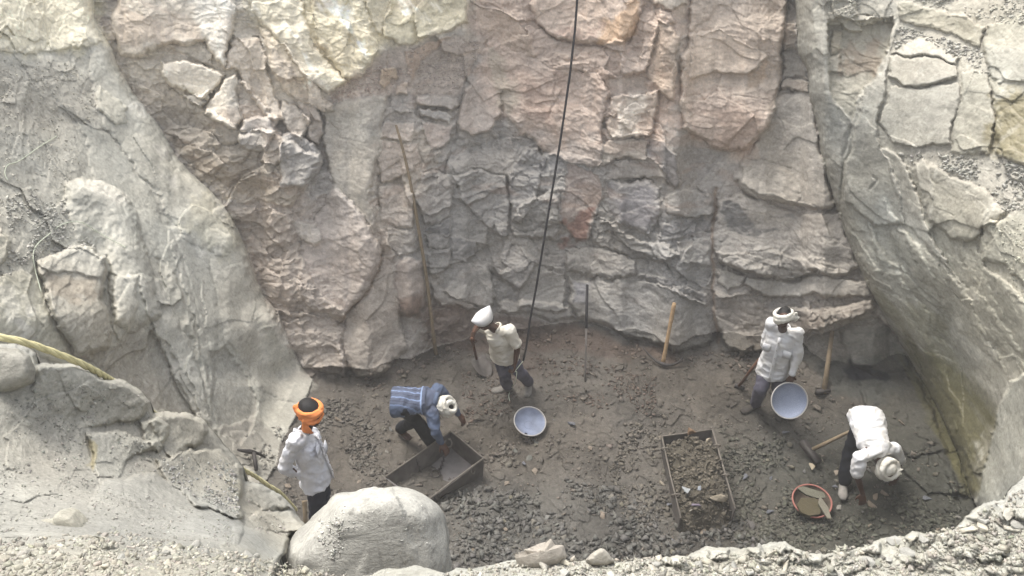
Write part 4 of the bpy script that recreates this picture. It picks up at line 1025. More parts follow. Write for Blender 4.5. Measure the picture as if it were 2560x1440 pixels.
def stones(name, g, spots, cols, label, cat, group, seed=0, lift=0.0, zfun=None):
    r = np.random.default_rng(seed)
    mes = [stone_mesh(seed + i, cols[i % len(cols)]) for i in range(8)]
    for i, (px, py, s) in enumerate(spots):
        d = float(g.at(px, py))
        p = P_d(px, py, d)
        if zfun is not None:
            p = P_z(px, py, zfun(px, py)); d = float(np.linalg.norm(p - np.array([0, 0, H])))
        o = bpy.data.objects.new(name, mes[i % 8])
        COL.objects.link(o)
        k = s * .5 * d / F
        o.location = (p[0], p[1], p[2] + k * .18 + lift)
        o.scale = (k, k * r.uniform(.8, 1.1), k * r.uniform(.8, 1.3))
        o.rotation_euler = (r.normal(0, .3), r.normal(0, .3), r.uniform(0, 6.28))
        tagobj(o, label, cat, group)
r6 = np.random.default_rng(61)
spots = []
while len(spots) < 130:
    px, py = r6.uniform(700, 2400), r6.uniform(1000, 1400)
    if not inpoly(np.array([px]), np.array([py]), FL)[0]: continue
    if inpoly(np.array([px]), np.array([py]), [(1640, 1060), (1800, 1060), (1850, 1290), (1690, 1310)])[0]: continue
    if inpoly(np.array([px]), np.array([py]), [(950, 1180), (1130, 1060), (1220, 1150), (1080, 1260)])[0]: continue
    if r6.uniform() > .25 + .75 * smooth((py - 1050) / 250.): continue
    spots.append((px, py, r6.uniform(20, 40)))
stones('loose_stone', G, spots, [(112, 108, 100), (100, 99, 96), (122, 112, 100), (94, 95, 99), (108, 98, 86), (118, 115, 108), (104, 100, 88), (98, 98, 92)],
       'angular grey brown stone lying loose in the rubble on the pit floor', 'stone', 'larger stones in the rubble on the pit floor', 5)
spots = [(r6.uniform(1300, 2560), 0, r6.uniform(36, 70)) for _ in range(34)] + [(r6.uniform(0, 640), 0, r6.uniform(34, 64)) for _ in range(16)]
spots = [(a, (np.interp(a, [p_[0] for p_ in NP[34:72]], [p_[1] for p_ in NP[34:72]]) if a > 1200 else 1350) + r6.uniform(8, 70), c) for a, b, c in spots]
stones('rim_stone', N, spots, [(176, 172, 160), (168, 166, 158), (184, 178, 162), (160, 158, 150)],
       'pale angular stone lying loose in the gravel of the near rim', 'stone', 'stones in the gravel of the near rim', 9)

# ------------------------------------------------------------------ boulders: closed solids with a traced outline
def boulder(name, poly, d0, T, label, col, seed=0, dent=(), facets=.03, res=110, front_flat=2.2, rot=0, colfn=None, notch=None):
    P_ = np.array(poly, float)
    c = P_.mean(0)
    th = np.linspace(0, 2 * np.pi, res, endpoint=False)
    R_ = np.zeros(res)
    for k, t in enumerate(th):
        dx, dy = math.cos(t), math.sin(t); best = 0
        for i in range(len(P_)):
            a = P_[i] - c; b = P_[(i + 1) % len(P_)] - c; e = b - a
            den = dx * e[1] - dy * e[0]
            if abs(den) < 1e-9: continue
            u = (a[0] * e[1] - a[1] * e[0]) / den; v = (a[0] * dy - a[1] * dx) / den
            if u > 0 and -1e-6 <= v <= 1 + 1e-6: best = max(best, u)
        R_[k] = best
    R_ = (np.roll(R_, 1) + R_ * 2 + np.roll(R_, -1)) / 4
    rows = 60
    V = []
    for j in range(1, rows):
        f = j / rows * np.pi
        rad = math.sin(f) ** (1 / front_flat)
        dep = -math.cos(f)
        x = c[0] + R_ * rad * np.cos(th); y = c[1] + R_ * rad * np.sin(th)
        V.append(P_d(x, y, d0 + T * dep * (1.0 if dep < 0 else 1.2)))
    V = np.array(V)
    cen0 = P_d(c[0], c[1], d0 - T)[None]; cen1 = P_d(c[0], c[1], d0 + T * 1.2)[None]
    A = np.concatenate([V.reshape(-1, 3), cen0, cen1])
    m = A.mean(0); nrm = A - m; nrm /= np.linalg.norm(nrm, axis=1)[:, None]
    e_, h_, r_ = worley(A * (3.2, 3.2, 4.), seed, .9)
    if notch is not None:
        q_ = (A - P_d(notch[0], notch[1], notch[2])); A = A - nrm * (notch[4] * np.exp(-(q_ ** 2).sum(1) / notch[3] ** 2))[:, None]
    A = A + nrm * (facets * h_ + .03 * fbm(A, 2.2, 3, seed + 1) + .010 * fbm(A, 9, 4, seed + 4))[:, None]
    Fq = []
    n = rows - 1
    for j in range(n - 1):
        for k in range(res):
            Fq.append((j * res + k, j * res + (k + 1) % res, (j + 1) * res + (k + 1) % res, (j + 1) * res + k))
    for k in range(res):
        Fq.append((n * res, (k + 1) % res, k)); Fq.append((n * res + 1, (n - 1) * res + k, (n - 1) * res + (k + 1) % res))
    cc = lin(col) * (1 + .10 * fbm(A, 2.5, 4, seed + 7) + .06 * fbm(A, 12, 3, seed + 8))[:, None]
    if colfn is not None: cc = colfn(A, cc)
    else: cc = cc * .72
    o = mesh_obj(name, A, Fq, M_near, col=np.clip(cc, .02, .8), smooth_=True, loc=m)
    return tagobj(o, label, 'boulder')

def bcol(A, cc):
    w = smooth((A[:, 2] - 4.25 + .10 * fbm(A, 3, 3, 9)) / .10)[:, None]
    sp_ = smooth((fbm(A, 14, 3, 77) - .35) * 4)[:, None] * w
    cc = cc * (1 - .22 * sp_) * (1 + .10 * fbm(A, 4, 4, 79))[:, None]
    return cc * (1 - w) * .74 + cc * w * .92  # lit top and dimmer front put into the boulder's colour
BIG = [(684, 1450), (698, 1402), (722, 1368), (745, 1338), (778, 1305), (798, 1288), (822, 1266), (840, 1250), (858, 1241), (885, 1238), (905, 1228), (950, 1219), (1000, 1217), (1030, 1222), (1052, 1232), (1080, 1250), (1100, 1268),
       (1111, 1285), (1114, 1312), (1119, 1345), (1124, 1385), (1127, 1420), (1126, 1470), (1060, 1540), (900, 1560), (740, 1530)]
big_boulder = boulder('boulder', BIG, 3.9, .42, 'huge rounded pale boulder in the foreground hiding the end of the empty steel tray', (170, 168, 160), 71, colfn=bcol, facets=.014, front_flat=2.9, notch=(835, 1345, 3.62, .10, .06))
from mathutils.bvhtree import BVHTree
class OnMesh:
    """the boulder's surface, asked for by photo px"""
    def __init__(s, o):
        me = o.data; L_ = o.location
        s.t = BVHTree.FromPolygons([v.co + L_ for v in me.vertices], [p.vertices[:] for p in me.polygons])
    def at(s, x, y, arr=None):
        if arr is not None: return np.tile(lin((150, 148, 140)), (len(x), 1))
        out = np.full(len(x), 4.)
        for i, (a, b_) in enumerate(zip(x, y)):
            rv_ = Vector([float(q) for q in ray(a, b_)]); h = s.t.ray_cast(Vector((0, 0, H)), rv_.normalized())
            if h[0] is not None: out[i] = h[3] / rv_.length
        return out
    col = None
OB = OnMesh(big_boulder)
sc('gravel', OB, [(798, 1300), (850, 1290), (880, 1330), (870, 1370), (840, 1400), (800, 1390), (780, 1350)], 300, 4, 15, (186, 184, 176), 41, 2.2, .5, .16, .3)
sc('gravel', OB, [(880, 1245), (1040, 1240), (1090, 1300), (1080, 1370), (960, 1350), (880, 1330), (820, 1290)], 200, 3, 9, (190, 188, 180), 42, 3, .5, .16, .35)
flush('gravel', 'pale loose gravel and chips strewn over the near rim', 'gravel')
boulder('boulder', [(-60, 870), (0, 860), (50, 868), (78, 885), (92, 925), (88, 955), (60, 975), (0, 992), (-60, 990)], 3.35, .16, 'rounded grey boulder at the left edge just below the thick yellow rope', (170, 167, 156), 81, facets=.02)
boulder('boulder', [(76, 1300), (110, 1290), (150, 1284), (180, 1288), (200, 1310), (222, 1345), (200, 1352), (150, 1350), (105, 1345), (92, 1320)], 2.62, .08, 'small pale square edged block at the lower left, behind the rim gravel', (182, 178, 163), 91, facets=.03)
boulder('boulder', [(1468, 1400), (1480, 1385), (1500, 1370), (1512, 1370), (1526, 1384), (1545, 1408), (1520, 1416), (1480, 1412)], 2.08, .035, 'pointed pale stone standing up on the rim edge below the middle of the photo', (178, 172, 160), 95, facets=.02)
boulder('boulder', [(1312, 1372), (1335, 1374), (1362, 1366), (1366, 1380), (1386, 1372), (1400, 1392), (1385, 1402), (1330, 1408)], 2.08, .03, 'jagged pale stone on the rim edge right of the huge boulder', (184, 176, 164), 97, facets=.04)
# ------------------------------------------------------------------ shape helpers for made things
def v3(p): return np.asarray(p, float)
def arcs(ps, step=.008):
    P = np.array([tuple(p) for p in ps]); o = []
    for i in range(len(P) - 1):
        p0, p1, p2, p3 = P[max(i - 1, 0)], P[i], P[i + 1], P[min(i + 2, len(P) - 1)]
        m = max(2, int(np.linalg.norm(p2 - p1) / step))
        for t in np.arange(m) / m:
            o.append(.5 * ((2 * p1) + (-p0 + p2) * t + (2 * p0 - 5 * p1 + 4 * p2 - p3) * t * t + (-p0 + 3 * p1 - 3 * p2 + p3) * t ** 3))
    o.append(P[-1]); return np.array(o)
def tube(pts, r, seg=8, closed=False, cap=True):
    P = np.array([tuple(p) for p in pts], float); n = len(P)
    r = np.broadcast_to(np.asarray(r, float), (n,))
    T = np.gradient(P, axis=0) if not closed else np.roll(P, -1, 0) - np.roll(P, 1, 0)
    T /= np.linalg.norm(T, axis=1)[:, None] + 1e-9
    u = np.cross(T[0], (0.3, 0.2, 1)); u /= np.linalg.norm(u)
    V = []
    for i in range(n):
        u = u - T[i] * (u @ T[i]); u /= np.linalg.norm(u) + 1e-9
        w = np.cross(T[i], u)
        a = np.arange(seg) / seg * 2 * np.pi
        V.append(P[i] + r[i] * (np.cos(a)[:, None] * u + np.sin(a)[:, None] * w))
    V = np.concatenate(V)
    Fc = []
    for i in range(n if closed else n - 1):
        j = (i + 1) % n
        for k in range(seg):
            Fc.append((i * seg + k, i * seg + (k + 1) % seg, j * seg + (k + 1) % seg, j * seg + k))
    if cap and not closed:
        Fc.append(tuple(range(seg))[::-1]); Fc.append(tuple((n - 1) * seg + k for k in range(seg)))
    return V, Fc
def loft(pts, rad, side=(1, 0, 0), seg=20):
    """closed body through points; rad = (rx along side, ry across) per point"""
    P = np.array([tuple(p) for p in pts], float); n = len(P)
    T = np.gradient(P, axis=0); T /= np.linalg.norm(T, axis=1)[:, None] + 1e-9
    V = []
    sv = np.array(side, float)
    S = np.broadcast_to(sv, (n, 3)) if sv.ndim == 1 else sv
    for i in range(n):
        u = S[i] - T[i] * (S[i] @ T[i]); u /= np.linalg.norm(u) + 1e-9
        w = np.cross(T[i], u)
        a = np.arange(seg) / seg * 2 * np.pi
        rx, ry = rad[i] if hasattr(rad[i], '__len__') else (rad[i], rad[i])
        V.append(P[i] + rx * np.cos(a)[:, None] * u + ry * np.sin(a)[:, None] * w)
    V = np.concatenate(V); Fc = []
    for i in range(n - 1):
        for k in range(seg):
            Fc.append((i * seg + k, i * seg + (k + 1) % seg, (i + 1) * seg + (k + 1) % seg, (i + 1) * seg + k))
    Fc.append(tuple(range(seg))[::-1]); Fc.append(tuple((n - 1) * seg + k for k in range(seg)))
    return V, Fc
def limb(a, b, ra, rb, side=(1, 0, 0), bulge=0.0):
    a, b = v3(a), v3(b); ax = b - a; L = np.linalg.norm(ax); ax = ax / L
    pts, rad = [], []
    for t, k in ((-.9, .42), (-.6, .8), (-.2, .98)): pts.append(a + ax * ra * t); rad.append(ra * k)
    for t in (.12, .3, .5, .7, .88): pts.append(a + ax * L * t); rad.append(ra + (rb - ra) * t + bulge * math.sin(math.pi * t) * ra)
    for t, k in ((.2, .98), (.6, .8), (.9, .42)): pts.append(b + ax * rb * t); rad.append(rb * k)
    return loft(pts, rad, side, 14)
def ell(c, r, X=(1, 0, 0), Z=(0, 0, 1), seg=20, rings=12):
    X = v3(X); X = X / np.linalg.norm(X); Z = v3(Z); Z = Z - X * (Z @ X); Z /= np.linalg.norm(Z); Yv = np.cross(Z, X)
    V = []
    for j in range(1, rings):
        f = j / rings * np.pi
        for k in range(seg):
            a = k / seg * 2 * np.pi
            V.append(v3(c) + X * r[0] * math.sin(f) * math.cos(a) + Yv * r[1] * math.sin(f) * math.sin(a) + Z * r[2] * math.cos(f))
    V.append(v3(c) + Z * r[2]); V.append(v3(c) - Z * r[2])
    Fc = []
    for j in range(rings - 2):
        for k in range(seg):
            Fc.append((j * seg + k, (j + 1) * seg + k, (j + 1) * seg + (k + 1) % seg, j * seg + (k + 1) % seg))
    n = (rings - 1) * seg
    for k in range(seg):
        Fc.append((n, k, (k + 1) % seg)); Fc.append((n + 1, (rings - 2) * seg + (k + 1) % seg, (rings - 2) * seg + k))
    return np.array(V), Fc
def join(parts):
    V, Fc, b = [], [], 0
    for v, f in parts:
        V.append(v); Fc += [tuple(i + b for i in q) for q in f]; b += len(v)
    return np.concatenate(V), Fc
def box_between(a, b, w, h, up=(0, 0, 1)):
    a, b = v3(a), v3(b); x = b - a; x /= np.linalg.norm(x); s = np.cross(up, x); s /= np.linalg.norm(s); u = np.cross(x, s)
    V = [p + s * w * i + u * h * j for p in (a, b) for i, j in ((-.5, -.5), (.5, -.5), (.5, .5), (-.5, .5))]
    return np.array(V), [(0, 1, 2, 3), (7, 6, 5, 4), (0, 4, 5, 1), (1, 5, 6, 2), (2, 6, 7, 3), (3, 7, 4, 0)]

def solid(name, parts, mat, parent=None, voxel=.008, sm=3, wrinkle=0, wf=9, wdir=None, label=None, colfn=None, seed=0):
    """overlapping closed pieces grown together into one continuous surface"""
    V, Fc = join(parts)
    me = bpy.data.meshes.new(name); me.from_pydata([tuple(v) for v in V], [], Fc); me.update()
    o = bpy.data.objects.new(name + '_tmp', me); COL.objects.link(o)
    m = o.modifiers.new('r', 'REMESH'); m.mode = 'VOXEL'; m.voxel_size = voxel; m.use_smooth_shade = True
    s = o.modifiers.new('s', 'SMOOTH'); s.iterations = sm; s.factor = .6
    dg = bpy.context.evaluated_depsgraph_get()
    me2 = bpy.data.meshes.new_from_object(o.evaluated_get(dg))
    bpy.data.objects.remove(o); bpy.data.meshes.remove(me)
    n = len(me2.vertices)
    co = np.empty(n * 3); me2.vertices.foreach_get('co', co); co = co.reshape(-1, 3)
    if wrinkle:
        no = np.empty(n * 3); me2.vertices.foreach_get('normal', no); no = no.reshape(-1, 3)
        q = co * (1, 1, 1)
        if wdir is not None:
            wd = v3(wdir); wd = wd / np.linalg.norm(wd)
            q = co - np.outer(co @ wd, wd) * .55
        w1 = 1 - np.abs(fbm(q, wf, 3, 600 + seed)) * 2
        w2 = fbm(q + .3, wf * .5, 2, 640 + seed)
        co = co + no * (wrinkle * (w1 * .9 + w2 * .9 - .2))[:, None]
    me2.vertices.foreach_set('co', co.ravel())
    me2.name = name
    for p in me2.polygons: p.use_smooth = True
    me2.materials.clear(); me2.materials.append(mat)
    if colfn is not None:
        ca = me2.color_attributes.new('col', 'FLOAT_COLOR', 'POINT')
        c4 = np.ones((n, 4)); c4[:, :3] = colfn(co)
        ca.data.foreach_set('color', c4.ravel())
    me2.update()
    ob = bpy.data.objects.new(name, me2); COL.objects.link(ob)
    if parent is not None:
        ob.parent = parent; ob.matrix_parent_inverse = Matrix.Translation(-Vector(parent.location))
    if label: ob['label'] = label
    return ob
def part(name, parts, mat, parent, smooth_=True, label=None):
    V, Fc = join(parts)
    o = mesh_obj(name, V, Fc, mat, smooth_=smooth_)
    if parent is not None:
        o.parent = parent
        nested = parent.type != 'EMPTY' and parent.parent is not None      # its world matrix is the identity
        o.matrix_parent_inverse = Matrix() if nested else Matrix.Translation(-Vector(parent.location))
    if label: o['label'] = label
    return o

M_skin = plain('skin', (72, 48, 36), .55, noise=.12, scale=18, bump=.1)
M_hair = plain('black_hair', (22, 20, 20), .6, noise=.3, scale=120, bump=.6, dist=.006)
def cloth(name, c, dirt=.12, noise=.08, sc_=7):
    d_ = tuple(np.array(c) * (.92, .90, .86)) if sum(c) > 400 else None
    m = plain(name, c, .92, noise=noise * .6, scale=sc_, bump=.35, dist=.006, spec=.1, dirt=d_)
    return m
M_white = cloth('white_shirt_cloth', (212, 214, 222)); M_cream = cloth('dusty_cream_cloth', (208, 204, 194), noise=.12)
M_dusty = cloth('dusty_white_cloth', (204, 205, 208), noise=.12); M_wrap = cloth('pale_head_cloth', (198, 196, 188), noise=.14)
M_cap = cloth('white_cap_cloth', (205, 205, 207)); M_orange = cloth('orange_cloth', (226, 140, 84), noise=.1, sc_=14)
M_navy = cloth('dark_navy_trousers', (34, 36, 48), noise=.2); M_greyt = cloth('dusty_grey_trousers', (80, 78, 88), noise=.22)
M_shoe = plain('dusty_shoe', (120, 116, 110), .85, noise=.15); M_dshoe = plain('dark_slipper', (58, 54, 50), .85, noise=.2)
M_black = cloth('dark_trousers', (30, 31, 36), noise=.25)
# striped shirt: vertex colours carry the woven stripes
M_stripe = rock_material('striped_cotton', 3., .25, .06); M_stripe.name = 'striped_cotton'

def unit(v): v = v3(v); return v / (np.linalg.norm(v) + 1e-9)
def head_parts(c, up, fw, s=1.0):
    up = unit(up); fw = unit(v3(fw) - up * (v3(fw) @ up)); sd = np.cross(fw, up)
    c = v3(c)
    P = [ell(c + up * .02 * s, (.093 * s, .074 * s, .092 * s), fw, up), ell(c - up * .045 * s + fw * .028 * s, (.062 * s, .055 * s, .07 * s), fw, up),
         ell(c - up * .095 * s + fw * .052 * s, (.026 * s, .03 * s, .022 * s), fw, up),                                  # chin
         ell(c - up * .022 * s + fw * .098 * s, (.02 * s, .012 * s, .024 * s), fw, up),                                   # nose
         ell(c + up * .018 * s + fw * .082 * s, (.014 * s, .05 * s, .012 * s), fw, up),                                   # brow
         ell(c - up * .058 * s + fw * .085 * s, (.012 * s, .024 * s, .006 * s), fw, up), ell(c - up * .068 * s + fw * .083 * s, (.012 * s, .02 * s, .006 * s), fw, up)]
    for k in (-1, 1):
        P.append(ell(c - up * .012 * s + sd * k * .079 * s - fw * .005, (.018 * s, .009 * s, .03 * s), fw, up))
        P.append(ell(c - up * .03 * s + sd * k * .035 * s + fw * .068 * s, (.02 * s, .02 * s, .018 * s), fw, up))
    return P
def hand_parts(w, dirv, palm_n, curl=.5, s=1.0, thumb=1):
    """wrist point, direction of the fingers, palm normal (the side the fingers curl to)"""
    d = unit(dirv); n = unit(v3(palm_n) - d * (v3(palm_n) @ d)); sd = np.cross(d, n)
    w = v3(w)
    P = [loft([w - d * .02, w + d * .01, w + d * .045, w + d * .085, w + d * .095], [(.024 * s, .017 * s), (.028 * s, .016 * s), (.04 * s, .015 * s), (.041 * s, .014 * s), (.036 * s, .008 * s)], sd, 12)]
    for i, (off, L) in enumerate(((-.030, .072), (-.010, .082), (.011, .077), (.030, .060))):
        a = w + d * .085 * s + sd * off * s * thumb
        dd = d; r = .0092 * s
        for j, (l, c_) in enumerate(((.45, curl * .7), (.32, curl * 1.0), (.25, curl * .8))):
            dd = unit(dd * math.cos(c_) + n * math.sin(c_))
            b = a + dd * L * l * s
            P.append(limb(a, b, r, r * .93)); a = b; r *= .93; 
            n2 = unit(n - dd * (n @ dd)); n_ = n2
            n = n2
        n = unit(v3(palm_n) - d * (v3(palm_n) @ d))
    a = w + d * .02 * s - sd * .03 * s * thumb
    dd = unit(d * .75 - sd * .65 * thumb + n * .35)
    b = a + dd * .042 * s; P.append(limb(a, b, .013 * s, .011 * s))
    c_ = b + unit(d * .9 + n * .5 - sd * .1 * thumb) * .032 * s; P.append(limb(b, c_, .0108 * s, .009 * s))
    return P
def foot_parts(ank, fw, s=1.0):
    fw = unit(fw); a = v3(ank)
    t = a + fw * .15 * s; t[2] = a[2] - .055
    h = a - fw * .05 * s; h[2] = a[2] - .05
    return [loft([h - fw * .015, h, (h + t) / 2 + (0, 0, .012), t - fw * .03, t + fw * .025], [(.02, .018), (.032, .03), (.04, .032), (.046, .024), (.025, .014)], np.cross(fw, (0, 0, 1)), 14), limb(a, (h * .6 + t * .4), .036, .034)]

def person(J, label, mats, face, headup, sleeves=(1, 1), hands=((0, 0, -1), (0, 0, -1)), palms=((0, 1, 0), (0, 1, 0)), curl=(.5, .5), feetdir=((0, -1, 0), (0, -1, 0)), shirt_extra=(), seed=0,
           stripe=None, shoes=None, wr=.010, hem=.13, hd=1.0, placket=False):
    J = {k: v3(v) for k, v in J.items()}
    base = (J['anR'] + J['anL']) / 2; base[2] = min(J['anR'][2], J['anL'][2]) - .07
    root = thing('person', Vector(base), label, 'person')
    ms, mt = mats['shirt'], mats['trousers']
    side = unit(J['shL'] - J['shR']); hs = unit(J['hipL'] - J['hipR'])
    neck, pel = J['neck'], (J['hipL'] + J['hipR']) / 2
    mid = neck * .45 + pel * .55 + J.get('belly', np.zeros(3))
    up = unit(neck - pel)
    B = [loft([pel - up * .08, pel, mid, neck - up * .16, neck - up * .05, neck + up * .02], [(.10, .07), (.135, .085), (.115, .075), (.14, .085), (.13, .065), (.05, .045)], side, 20)]
    B += [limb(neck - up * .03, J['head'] - unit(headup) * .05, .052, .05)]
    B += head_parts(J['head'], headup, face, hd)
    for k, s in (('R', 0), ('L', 1)):
        B += [limb(J['sh' + k], J['el' + k], .046, .037), limb(J['el' + k], J['wr' + k], .037, .025, bulge=.08)]
        B += hand_parts(J['wr' + k], hands[s], palms[s], curl[s], 1.05, 1 if k == 'R' else -1)
        B += [limb(J['hip' + k], J['kn' + k], .075, .052), limb(J['kn' + k], J['an' + k], .052, .036, bulge=.1)]
        B += foot_parts(J['an' + k], feetdir[s])
    solid('body', B, M_skin, root, .0075, 2)
    hs2 = hs if hs @ side > .2 else side
    # shirt
    hp = pel - up * hem
    S = [loft([hp, hp + up * .02, pel, mid, neck * .75 + pel * .25, neck - up * .10, neck - up * .035, neck + up * .015],
              [(.186, .148), (.192, .154), (.186, .146), (.158, .12), (.174, .124), (.174, .108), (.115, .08), (.066, .06)], [hs2, hs2, hs2, unit(hs2 + side), side, side, side, side], 24)]
    for k, s in (('R', 0), ('L', 1)):
        a, b, c = J['sh' + k], J['el' + k], J['wr' + k]
        S.append(limb(a - up * .01, b, .072, .056))
        S.append(limb(neck - up * .06, a - up * .012, .062, .066))
        if sleeves[s] == 1: S.append(limb(b, b + (c - b) * .90, .055, .04))
        elif sleeves[s] < .6: S[-2] = limb(a - up * .01, a + (b - a) * sleeves[s] * 1.6, .073, .066)
    S += list(shirt_extra)
    cf = None
    if stripe is not None:
        cf = lambda co: stripe(co, pel, neck, side, up, J)
    sh = solid('shirt', S, ms, root, .009, 3, wr, 12, side, colfn=cf, seed=seed)
    # collar
    fwd = unit(np.cross(up, side)); 
    if fwd @ v3(face) < 0: fwd = -fwd
    cp_ = neck + up * .018
    t_ = [cp_ + (side * math.cos(a) * .068 - fwd * math.sin(a) * .060) + up * .012 * math.sin(a) for a in np.linspace(-.9, math.pi + .9, 18)]
    Vc, Fc_ = [], []
    for i, q in enumerate(t_):
        o_ = unit(q - cp_)
        Vc += [q - up * .022 + o_ * .004, q + up * .018 - o_ * .002, q + up * .016 + o_ * .012, q - up * .028 + o_ * .03]
        if i:
            for k in range(4):
                Fc_.append(((i - 1) * 4 + k, (i - 1) * 4 + (k + 1) % 4, i * 4 + (k + 1) % 4, i * 4 + k))
    Fc_ += [(3, 2, 1, 0), tuple(len(Vc) - 4 + k for k in range(4))]
    part('collar', [(np.array(Vc), Fc_)], mats.get('collar', ms if stripe is None else M_bluec), root)
    if placket:
        R0 = lambda t: np.interp(t, [0, .25, .6, .85, 1.0], [.150, .152, .126, .120, .075])
        ax = lambda t: hp + (neck - hp) * t
        sdn = lambda t: hs2 * (1 - t) + side * t
        fw_ = lambda t: unit(np.cross(up, sdn(t))) * (1 if unit(np.cross(up, sdn(t))) @ fwd > 0 else -1)
        ps = [ax(t) + fw_(t) * (R0(t) + .008) for t in np.linspace(.03, .93, 12)]
        part('placket', [loft(ps, [(.017, .005)] * 12, side, 8)], ms, root)
        for q in ps[2:-1:2]: part('button', [ell(q + fwd * .006, (.007, .007, .004), side, fwd, 8, 5)], M_shoe, root)
        for k in (-1, 1):
            pc = ax(.66) + side * .075 * k; fo = unit(fw_(.66) + side * .35 * k)
            part('pocket', [loft([pc + fo * .132 - up * .055, pc + fo * .134, pc + fo * .130 + up * .05], [(.045, .006)] * 3, side, 10)], ms, root)
    # trousers
    T = [loft([pel + up * .06, pel, pel - up * .09], [(.13, .10), (.145, .112), (.125, .10)], hs, 20)]
    for k in 'RL':
        T += [limb(J['hip' + k], J['kn' + k], .088, .074), limb(J['kn' + k], J['an' + k] * .93 + J['kn' + k] * .07, .076, .066)]
    solid('trousers', T, mt, root, .0105, 4, .009, 8, seed=seed + 3)
    if shoes is not None:
        for k, s in (('R', 0), ('L', 1)):
            V, Fc_ = join(foot_parts(J['an' + k], feetdir[s]))
            c_ = V.mean(0); 
            part('shoe', [(c_ + (V - c_) * (1.16, 1.16, 1.1), Fc_)], shoes, root)
    return root, J
def wrap_parts(c, up, fw, r=(.108, .092), n=5, h=.07, tw=.018, tilt=.25, seed=0):
    """turban: bands wound round the head at slightly different tilts"""
    rr = np.random.default_rng(seed)
    up = unit(up); fw = unit(v3(fw) - up * (v3(fw) @ up)); sd = np.cross(fw, up); P = []
    for i in range(n):
        t = i / max(n - 1, 1)
        a0 = rr.uniform(-tilt, tilt); b0 = rr.uniform(-tilt, tilt) * .6
        pts = []
        for a in np.linspace(0, 2 * np.pi, 36, endpoint=False):
            k = 1 - .10 * abs(t - .4) + .025 * math.sin(3 * a + i)
            p = v3(c) + fw * math.cos(a) * r[0] * k + sd * math.sin(a) * r[1] * k + up * (h * (t - .5) + (math.cos(a) * a0 + math.sin(a) * b0) * .07)
            pts.append(p)
        P.append(tube(pts, [tw * (1 + .2 * math.sin(2 * a + i)) for a in np.linspace(0, 6.283, 36)], 8, True))
    return P
M_bluec = cloth('blue_cotton', (84, 94, 114))
def dist(a, b): return float(np.linalg.norm(v3(a) - v3(b)))
# ------------------------------------------------------------------ the five workers
def flo(px, py, up=0.0): return np.array(G.P(px, py)) + (0, 0, up)
Jd = lambda px, py, y: P_y(px, py, y)
def lens(n, J):
    L = {k: round(dist(J[a], J[b]), 2) for k, a, b in (('torso', 'neck', 'hipL'), ('uaR', 'shR', 'elR'), ('faR', 'elR', 'wrR'), ('uaL', 'shL', 'elL'), ('faL', 'elL', 'wrL'), ('thR', 'hipR', 'knR'), ('caR', 'knR', 'anR'),
         ('thL', 'hipL', 'knL'), ('caL', 'knL', 'anL'), ('sh', 'shL', 'shR'), ('neckhead', 'neck', 'head'))}
    print('LEN', n, L, 'headz', round(float(J['head'][2]), 2), 'anz', round(float(J['anR'][2]), 2), round(float(J['anL'][2]), 2))

# 1: orange head cloth, upright, hand in pocket, near the left
J = dict(head=Jd(776, 1033, 5.03), neck=Jd(758, 1080, 5.06), shR=Jd(738, 1100, 4.89), shL=Jd(780, 1088, 5.23), elR=Jd(712, 1168, 4.90), wrR=Jd(768, 1200, 4.99), elL=Jd(806, 1142, 5.30), wrL=Jd(806, 1195, 5.26),
         hipR=Jd(784, 1203, 4.98), hipL=Jd(800, 1200, 5.13), knR=Jd(794, 1268, 4.93), knL=Jd(806, 1262, 5.05), anR=Jd(796, 1342, 4.98), anL=Jd(814, 1332, 5.12))
lens('1', J)
fw1 = unit((.80, -.58, -.30))
r1, J1 = person(J, 'man with an orange head cloth, white shirt and dark trousers behind the huge boulder', dict(shirt=M_white, trousers=M_navy), fw1, (.10, .05, 1), (1, 1), ((.35, .25, -.9), (0, 0, -1)), ((.3, .9, 0), (-1, 0, 0)),
                (.5, .5), ((.8, -.6, 0), (.9, -.4, 0)), shoes=M_dshoe, seed=1, hem=-.015, placket=True)
hc = J1['head']; u_ = unit((.06, 0, 1))
part('hair', [ell(hc + u_ * .056 - fw1 * .010, (.100, .088, .068), fw1, u_)], M_hair, r1)
w = wrap_parts(hc + u_ * .030, unit((-.16, .10, 1)), fw1, (.106, .095), 5, .080, .017, .45, 2)
hb = hc + u_ * .03 + unit((-.75, -.1, 0)) * .10
kn = hc + unit((-.25, -.9, 0)) * .100 - u_ * .0
solid('head_cloth', w + [ell(hb + (0, 0, .03), (.035, .025, .045), (0, 1, 0)), ell(hb + (-.012, .0, .055), (.025, .022, .03)), ell(kn + (0, 0, .0), (.032, .022, .032)),
     loft([kn, kn + (-.0, -.012, -.05), kn + (.004, -.010, -.10), kn + (.01, -.004, -.135)], [(.022, .012), (.034, .010), (.046, .009), (.058, .006)], (.9, -.2, .1), 14)], M_orange, r1, .006, 2, .004, 22)

